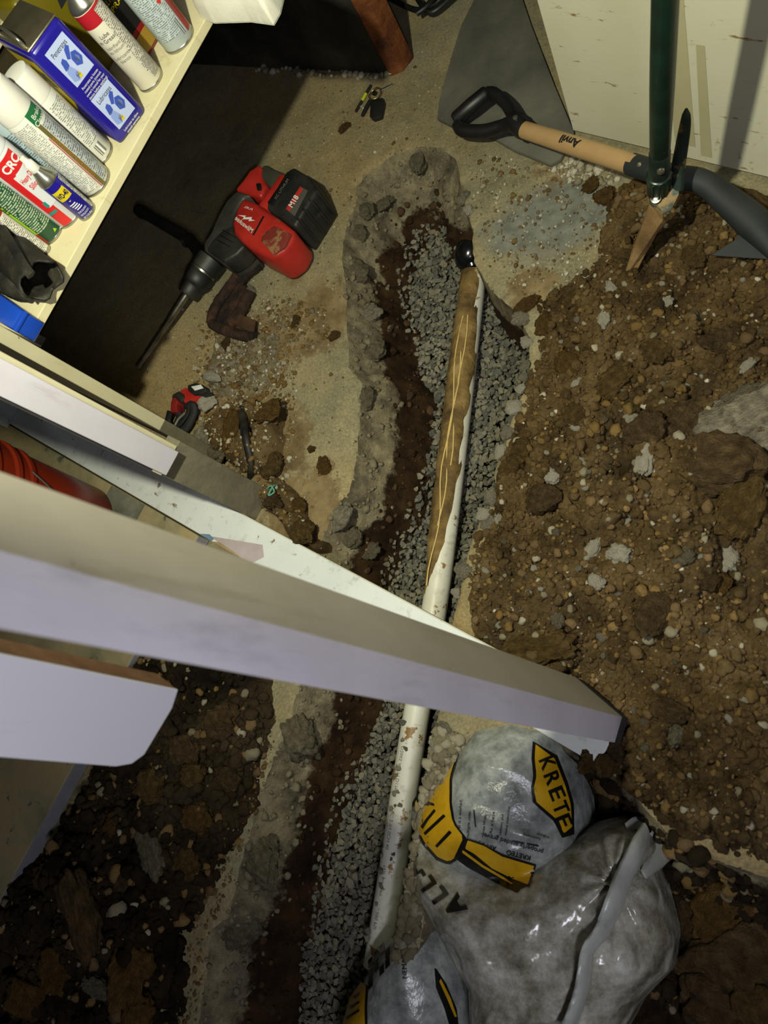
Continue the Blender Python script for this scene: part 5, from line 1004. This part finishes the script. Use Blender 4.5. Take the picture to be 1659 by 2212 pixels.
def ridged(a, b, fr, s, ang=0):
    ca, sa = math.cos(ang), math.sin(ang); x = a * ca + b * sa; y = -a * sa + b * ca
    return 1 - np.abs(2 * vn(x * fr + 2 * fbm(a, b, 6, 3, s), y * fr * .25, s) - 1)
A1 = PX([(1010, 1556), (985, 1600), (932, 1680), (893, 1738), (880, 1800), (900, 1860), (1000, 1920), (1150, 1930), (1235, 1860), (1240, 1780), (1226, 1680), (1200, 1590), (1185, 1556), (1100, 1540)], .0)
def grow(pl, k): c_ = pl.mean(0); d_ = pl - c_; return c_ + d_ * (1 + k / np.maximum(np.linalg.norm(d_[:, :2], axis=1), .01))[:, None]
A1 = grow(A1, .016)
bg = root('gravel_bag', P(1060, 1760, -.13), 'open gravel bag with yellow bands and a folded clear mouth in the pit', 'bag')
_, fA = pillow('printed_body', A1, -.13, .185, M_BAGG, bg, .004, lambda a, b, s: ridged(a, b, 26, 3, 1.3) * .007 + fbm(a, b, 14, 3, 5) * .012, .5, .13)
A2 = PX([(893, 1775), (874, 1830), (868, 1880), (878, 1950), (905, 2010), (945, 2090), (975, 2150), (990, 2300), (1310, 2300), (1360, 2200), (1430, 2130), (1438, 2050), (1415, 1960), (1398, 1900), (1410, 1850), (1385, 1800), (1330, 1778), (1300, 1782), (1240, 1802), (1150, 1848), (1080, 1880), (1010, 1868), (950, 1838), (915, 1800)], .03)
A2 = grow(A2, .010)
def wr2(a, b, s):
    c_ = P(1330, 1900, .03); th = np.arctan2(b - c_[1], a - c_[0]); r_ = np.hypot(a - c_[0], b - c_[1])
    return ridged(a, b, 9, 13, .9) * .016 + ridged(a, b, 20, 15, 2.1) * .006 + .008 * np.sin(th * 11 + 4 * fbm(a, b, 7, 3, 8)) * np.exp(-r_ / .25) + fbm(a, b, 9, 3, 6) * .02
_, fB = pillow('clear_mouth', A2, -.13, .185, M_CLEAR, bg, .004, wr2, .5, .11)
BG = lambda x, y: max(fA(x, y), fB(x, y))
q = Zq(780, 1540, 2.44)
def dr(x, y, off=.0016, fn=None): 
    z = .03; fn = fn or BG
    for _ in range(10): p_ = q(x, y, z); z = .5 * z + .5 * (max(fn(p_[0], p_[1]), -.125) + off)
    return q(x, y, z)
def drape(name, pts, mat, parent, off=.0016, fn=None, n=22):
    """flat print laid on the bag skin: the outline is filled with a grid and every point set on the film"""
    pts = np.asarray(pts, float); lo, hi = pts.min(0), pts.max(0); st_ = max(hi - lo) / n; gx = np.arange(lo[0] - st_, hi[0] + st_ * 2, st_); gy = np.arange(lo[1] - st_, hi[1] + st_ * 2, st_)
    Agx, Agy = np.meshgrid(gx, gy, indexing='ij'); s = sdf(Agx, Agy, pts); V = {}; Fc = []; vl = []
    def g(i, j):
        if (i, j) not in V:
            x, y = Agx[i, j], Agy[i, j]
            if s[i, j] < 0:                            # slide to the outline
                best = None
                for k in range(len(pts)):
                    a_, b_ = pts[k], pts[(k + 1) % len(pts)]; e = b_ - a_; tt = np.clip(((x - a_[0]) * e[0] + (y - a_[1]) * e[1]) / (e @ e), 0, 1); c_ = a_ + tt * e; d2 = (c_[0] - x) ** 2 + (c_[1] - y) ** 2
                    if best is None or d2 < best[0]: best = (d2, c_)
                x, y = best[1]
            V[(i, j)] = len(vl); vl.append(dr(x, y, off, fn))
        return V[(i, j)]
    k = anyc(s > 0)
    for i, j in zip(*np.where(k)): Fc.append((g(i, j), g(i, j + 1), g(i + 1, j + 1), g(i + 1, j)))
    return mesh(name, vl, Fc, mat, parent, smooth=True)
band = [(530, 150), (440, 245), (360, 355), (285, 470), (275, 560), (333, 680), (402, 758), (460, 785), (488, 768), (540, 655), (482, 580), (465, 480), (466, 340), (512, 190)]
cb = np.array(band).mean(0)
drape('left_band_outline', [(530, 140), (432, 240), (350, 350), (270, 468), (262, 565), (320, 690), (395, 775), (462, 803), (502, 778), (556, 660), (495, 580), (478, 480), (480, 340), (524, 190)], M_BBLK, bg, .0014)
drape('left_yellow_band', band, M_BYEL, bg, .0026)
for pts in ([(390, 700), (400, 712), (478, 632), (465, 618)], [(328, 632), (338, 645), (445, 545), (435, 532)], [(312, 600), (340, 560), (385, 505), (395, 515), (350, 570), (325, 612)], [(296, 540), (340, 480), (385, 490), (385, 478), (345, 462), (288, 530)], [(385, 480), (398, 478), (392, 380), (412, 290), (450, 230), (440, 225), (400, 285), (380, 380)], [(300, 470), (360, 400), (378, 405), (375, 392), (358, 385), (296, 458)], [(350, 380), (395, 310), (405, 320), (362, 385)]):
    drape('band_letter', pts, M_BBLK, bg, .0036, n=8)
rb_ = [(920, 165), (1020, 240), (1075, 380), (1105, 480), (1112, 600), (1070, 635), (1030, 560), (960, 500), (925, 470), (910, 400), (925, 330), (915, 240)]
drape('right_band_outline', [(905, 148), (1035, 225), (1092, 370), (1122, 480), (1125, 640), (1060, 660), (1015, 570), (940, 505), (905, 470), (895, 400), (908, 330), (898, 240)], M_BBLK, bg, .0014)
drape('right_yellow_band', rb_, M_BYEL, bg, .0026)
drape('mouth_band_outline', [(545, 660), (640, 690), (745, 745), (925, 800), (888, 918), (850, 915), (825, 952), (690, 885), (560, 815), (500, 770), (530, 690)], M_BBLK, bg, .0022)
drape('mouth_yellow_band', [(562, 672), (650, 702), (745, 758), (912, 808), (878, 905), (790, 870), (690, 820), (600, 745), (548, 715)], M_BYEL, bg, .0034)
drape('mouth_yellow_line', [(535, 722), (640, 800), (760, 870), (800, 900), (790, 902), (640, 815), (530, 735)], M_BYEL, bg, .0036, n=14)
def line(s, x, y, hgt, ang, mat, off=.0022, width=None, bold=0.0, fn=None):
    c_, s_ = math.cos(ang), math.sin(ang); lettering(s, hgt, lambda a, b: dr(x + a * c_ + b * s_, y + a * s_ - b * c_, off, fn), mat, bg, 'bag_print', bold, width, cuts=3 if hgt > 30 else 0)
line('gravel is a washed,', 518, 555, 16, -1.5, M_INK, width=200); line('multiple uses.', 565, 590, 16, -1.5, M_INK, width=150)
drape('rule_line', [(583, 435), (590, 435), (612, 648), (604, 648)], M_INK, bg, .0022, n=14)
line('Tree Wells', 648, 590, 14, -1.45, M_INK, width=110); line('As a base', 690, 580, 14, -1.45, M_INK, width=120); line('cement and', 738, 590, 14, -1.45, M_INK, width=110); line('make concrete', 770, 570, 14, -1.45, M_INK, width=150)
line('All-Purpose', 640, 695, 20, 3.45, M_INK, .003, 150, .01); line('properly graded gravel', 800, 690, 24, 3.42, M_INK, .003, 330, .01); line('KRETE\u00ae', 830, 752, 24, 3.40, M_INK, .003, 130, .02)
line('Landscaping', 900, 655, 14, 3.4, M_INK, .003, 90); line('Walkways', 960, 650, 14, 3.4, M_INK, .003, 70)
drape('rule_line', [(790, 672), (960, 702), (958, 710), (788, 680)], M_INK, bg, .003, n=14)
for k_, (s_, x_, y_) in enumerate((('K', 985, 265), ('R', 1010, 345), ('E', 1035, 425), ('T', 1055, 500), ('E', 1072, 570))): line(s_, x_, y_, 78, 1.18, M_BBLK, .005, 62, .02)
for s, x, y, h_, a_ in (('A', 492, 1020, 95, -2.15), ('L', 405, 960, 90, -2.2), ('L', 345, 900, 85, -2.15), ('-', 312, 850, 80, -2.1), ('P', 285, 830, 66, -2.0)):
    line(s, x, y, h_, a_, M_BBLK, .005, None, .04)
line('Gra', 283, 735, 24, -1.9, M_BBLK, .004, 50, .02)
M_SEAM = mott('milky_seam_film', ['8d8f8a', 'aeb0aa', 'c2c4be'], 12, .3, .3, 40, .004, spec=.55)
seam = [(1500, 640), (1445, 740), (1385, 870), (1330, 1010), (1290, 1110), (1255, 1170), (1195, 1250), (1180, 1350), (1165, 1450), (1130, 1560), (1090, 1660)]
sp = smoothpath([dr(a, b, .014) for a, b in seam], 5)
tube('rolled_seam', sp, [.020, .024, .026, .026, .024, .018, .019, .022, .022, .024], M_SEAM, bg, 14, .35, .10)
tube('torn_lip', smoothpath([dr(1400, 600, .02), dr(1460, 585, .045), dr(1560, 620, .05), dr(1620, 680, .035), dr(1560, 760, .02), dr(1490, 850, .012)], 5), [.006, .012, .018, .020, .018, .008], M_SEAM, bg, 12, .3)
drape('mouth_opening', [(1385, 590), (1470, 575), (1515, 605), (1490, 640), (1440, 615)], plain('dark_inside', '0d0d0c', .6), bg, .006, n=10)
# second bag
B1 = PX([(690, 2300), (715, 2212), (745, 2150), (772, 2105), (800, 2066), (845, 2008), (885, 1984), (925, 1984), (950, 2030), (968, 2085), (985, 2150), (1000, 2300)], -.02)
B1 = grow(B1, .014)
b2 = root('gravel_bag', P(870, 2150, -.15), 'closed grey gravel bag with yellow band lying against the pipe', 'bag')
_, fC = pillow('printed_body', B1, -.16, .175, M_BAGG, b2, .004, lambda a, b, s: ridged(a, b, 28, 33, 1.2) * .006 + fbm(a, b, 14, 3, 35) * .01, .5, .11)
FC = lambda x, y: fC(x, y)
drape('yellow_band', [(-105, 1660), (-60, 1500), (0, 1415), (25, 1440), (20, 1560), (22, 1700), (-90, 1700)], M_BYEL, b2, .003, FC)
drape('band_outline', [(25, 1430), (38, 1440), (32, 1560), (36, 1700), (22, 1700), (18, 1560)], M_BBLK, b2, .004, FC)
for k in range(3): drape('band_letter', [(-80 + 18 * k, 1600 - 55 * k), (-10, 1560 - 45 * k), (-8, 1572 - 45 * k), (-78 + 18 * k, 1614 - 55 * k)], M_BBLK, b2, .0045, FC, 8)
for k in range(4):
    for j in range(3):
        if (k + j) % 4 == 3: continue
        x0 = 36 + k * 30; y0 = 1345 - k * 36 + j * 55 - 40; drape('print_block', [(x0, y0), (x0 + 24, y0 - 26), (x0 + 26, y0 + 22), (x0 + 2, y0 + 46)], M_BBLK, b2, .002, FC, 6)
bgp = bg; bg = b2
line('NEMAH (26.0', 225, 1290, 26, -1.62, M_BBLK, .002, 220, .0, FC)
bg = bgp
drape('right_band', [(385, 1330), (450, 1430), (505, 1560), (520, 1700), (480, 1700), (440, 1560), (395, 1450)], M_BBLK, b2, .002, FC)
drape('right_yellow_line', [(420, 1400), (470, 1500), (505, 1600), (495, 1605), (455, 1510), (412, 1415)], M_BYEL, b2, .003, FC, 14)
drape('mouth_black_corner', [(415, 1365), (552, 1465), (528, 1560), (470, 1500)], M_BBLK, bg, .003)
drape('mouth_yellow_corner', [(425, 1400), (530, 1510), (520, 1540), (440, 1440)], M_BYEL, bg, .004)
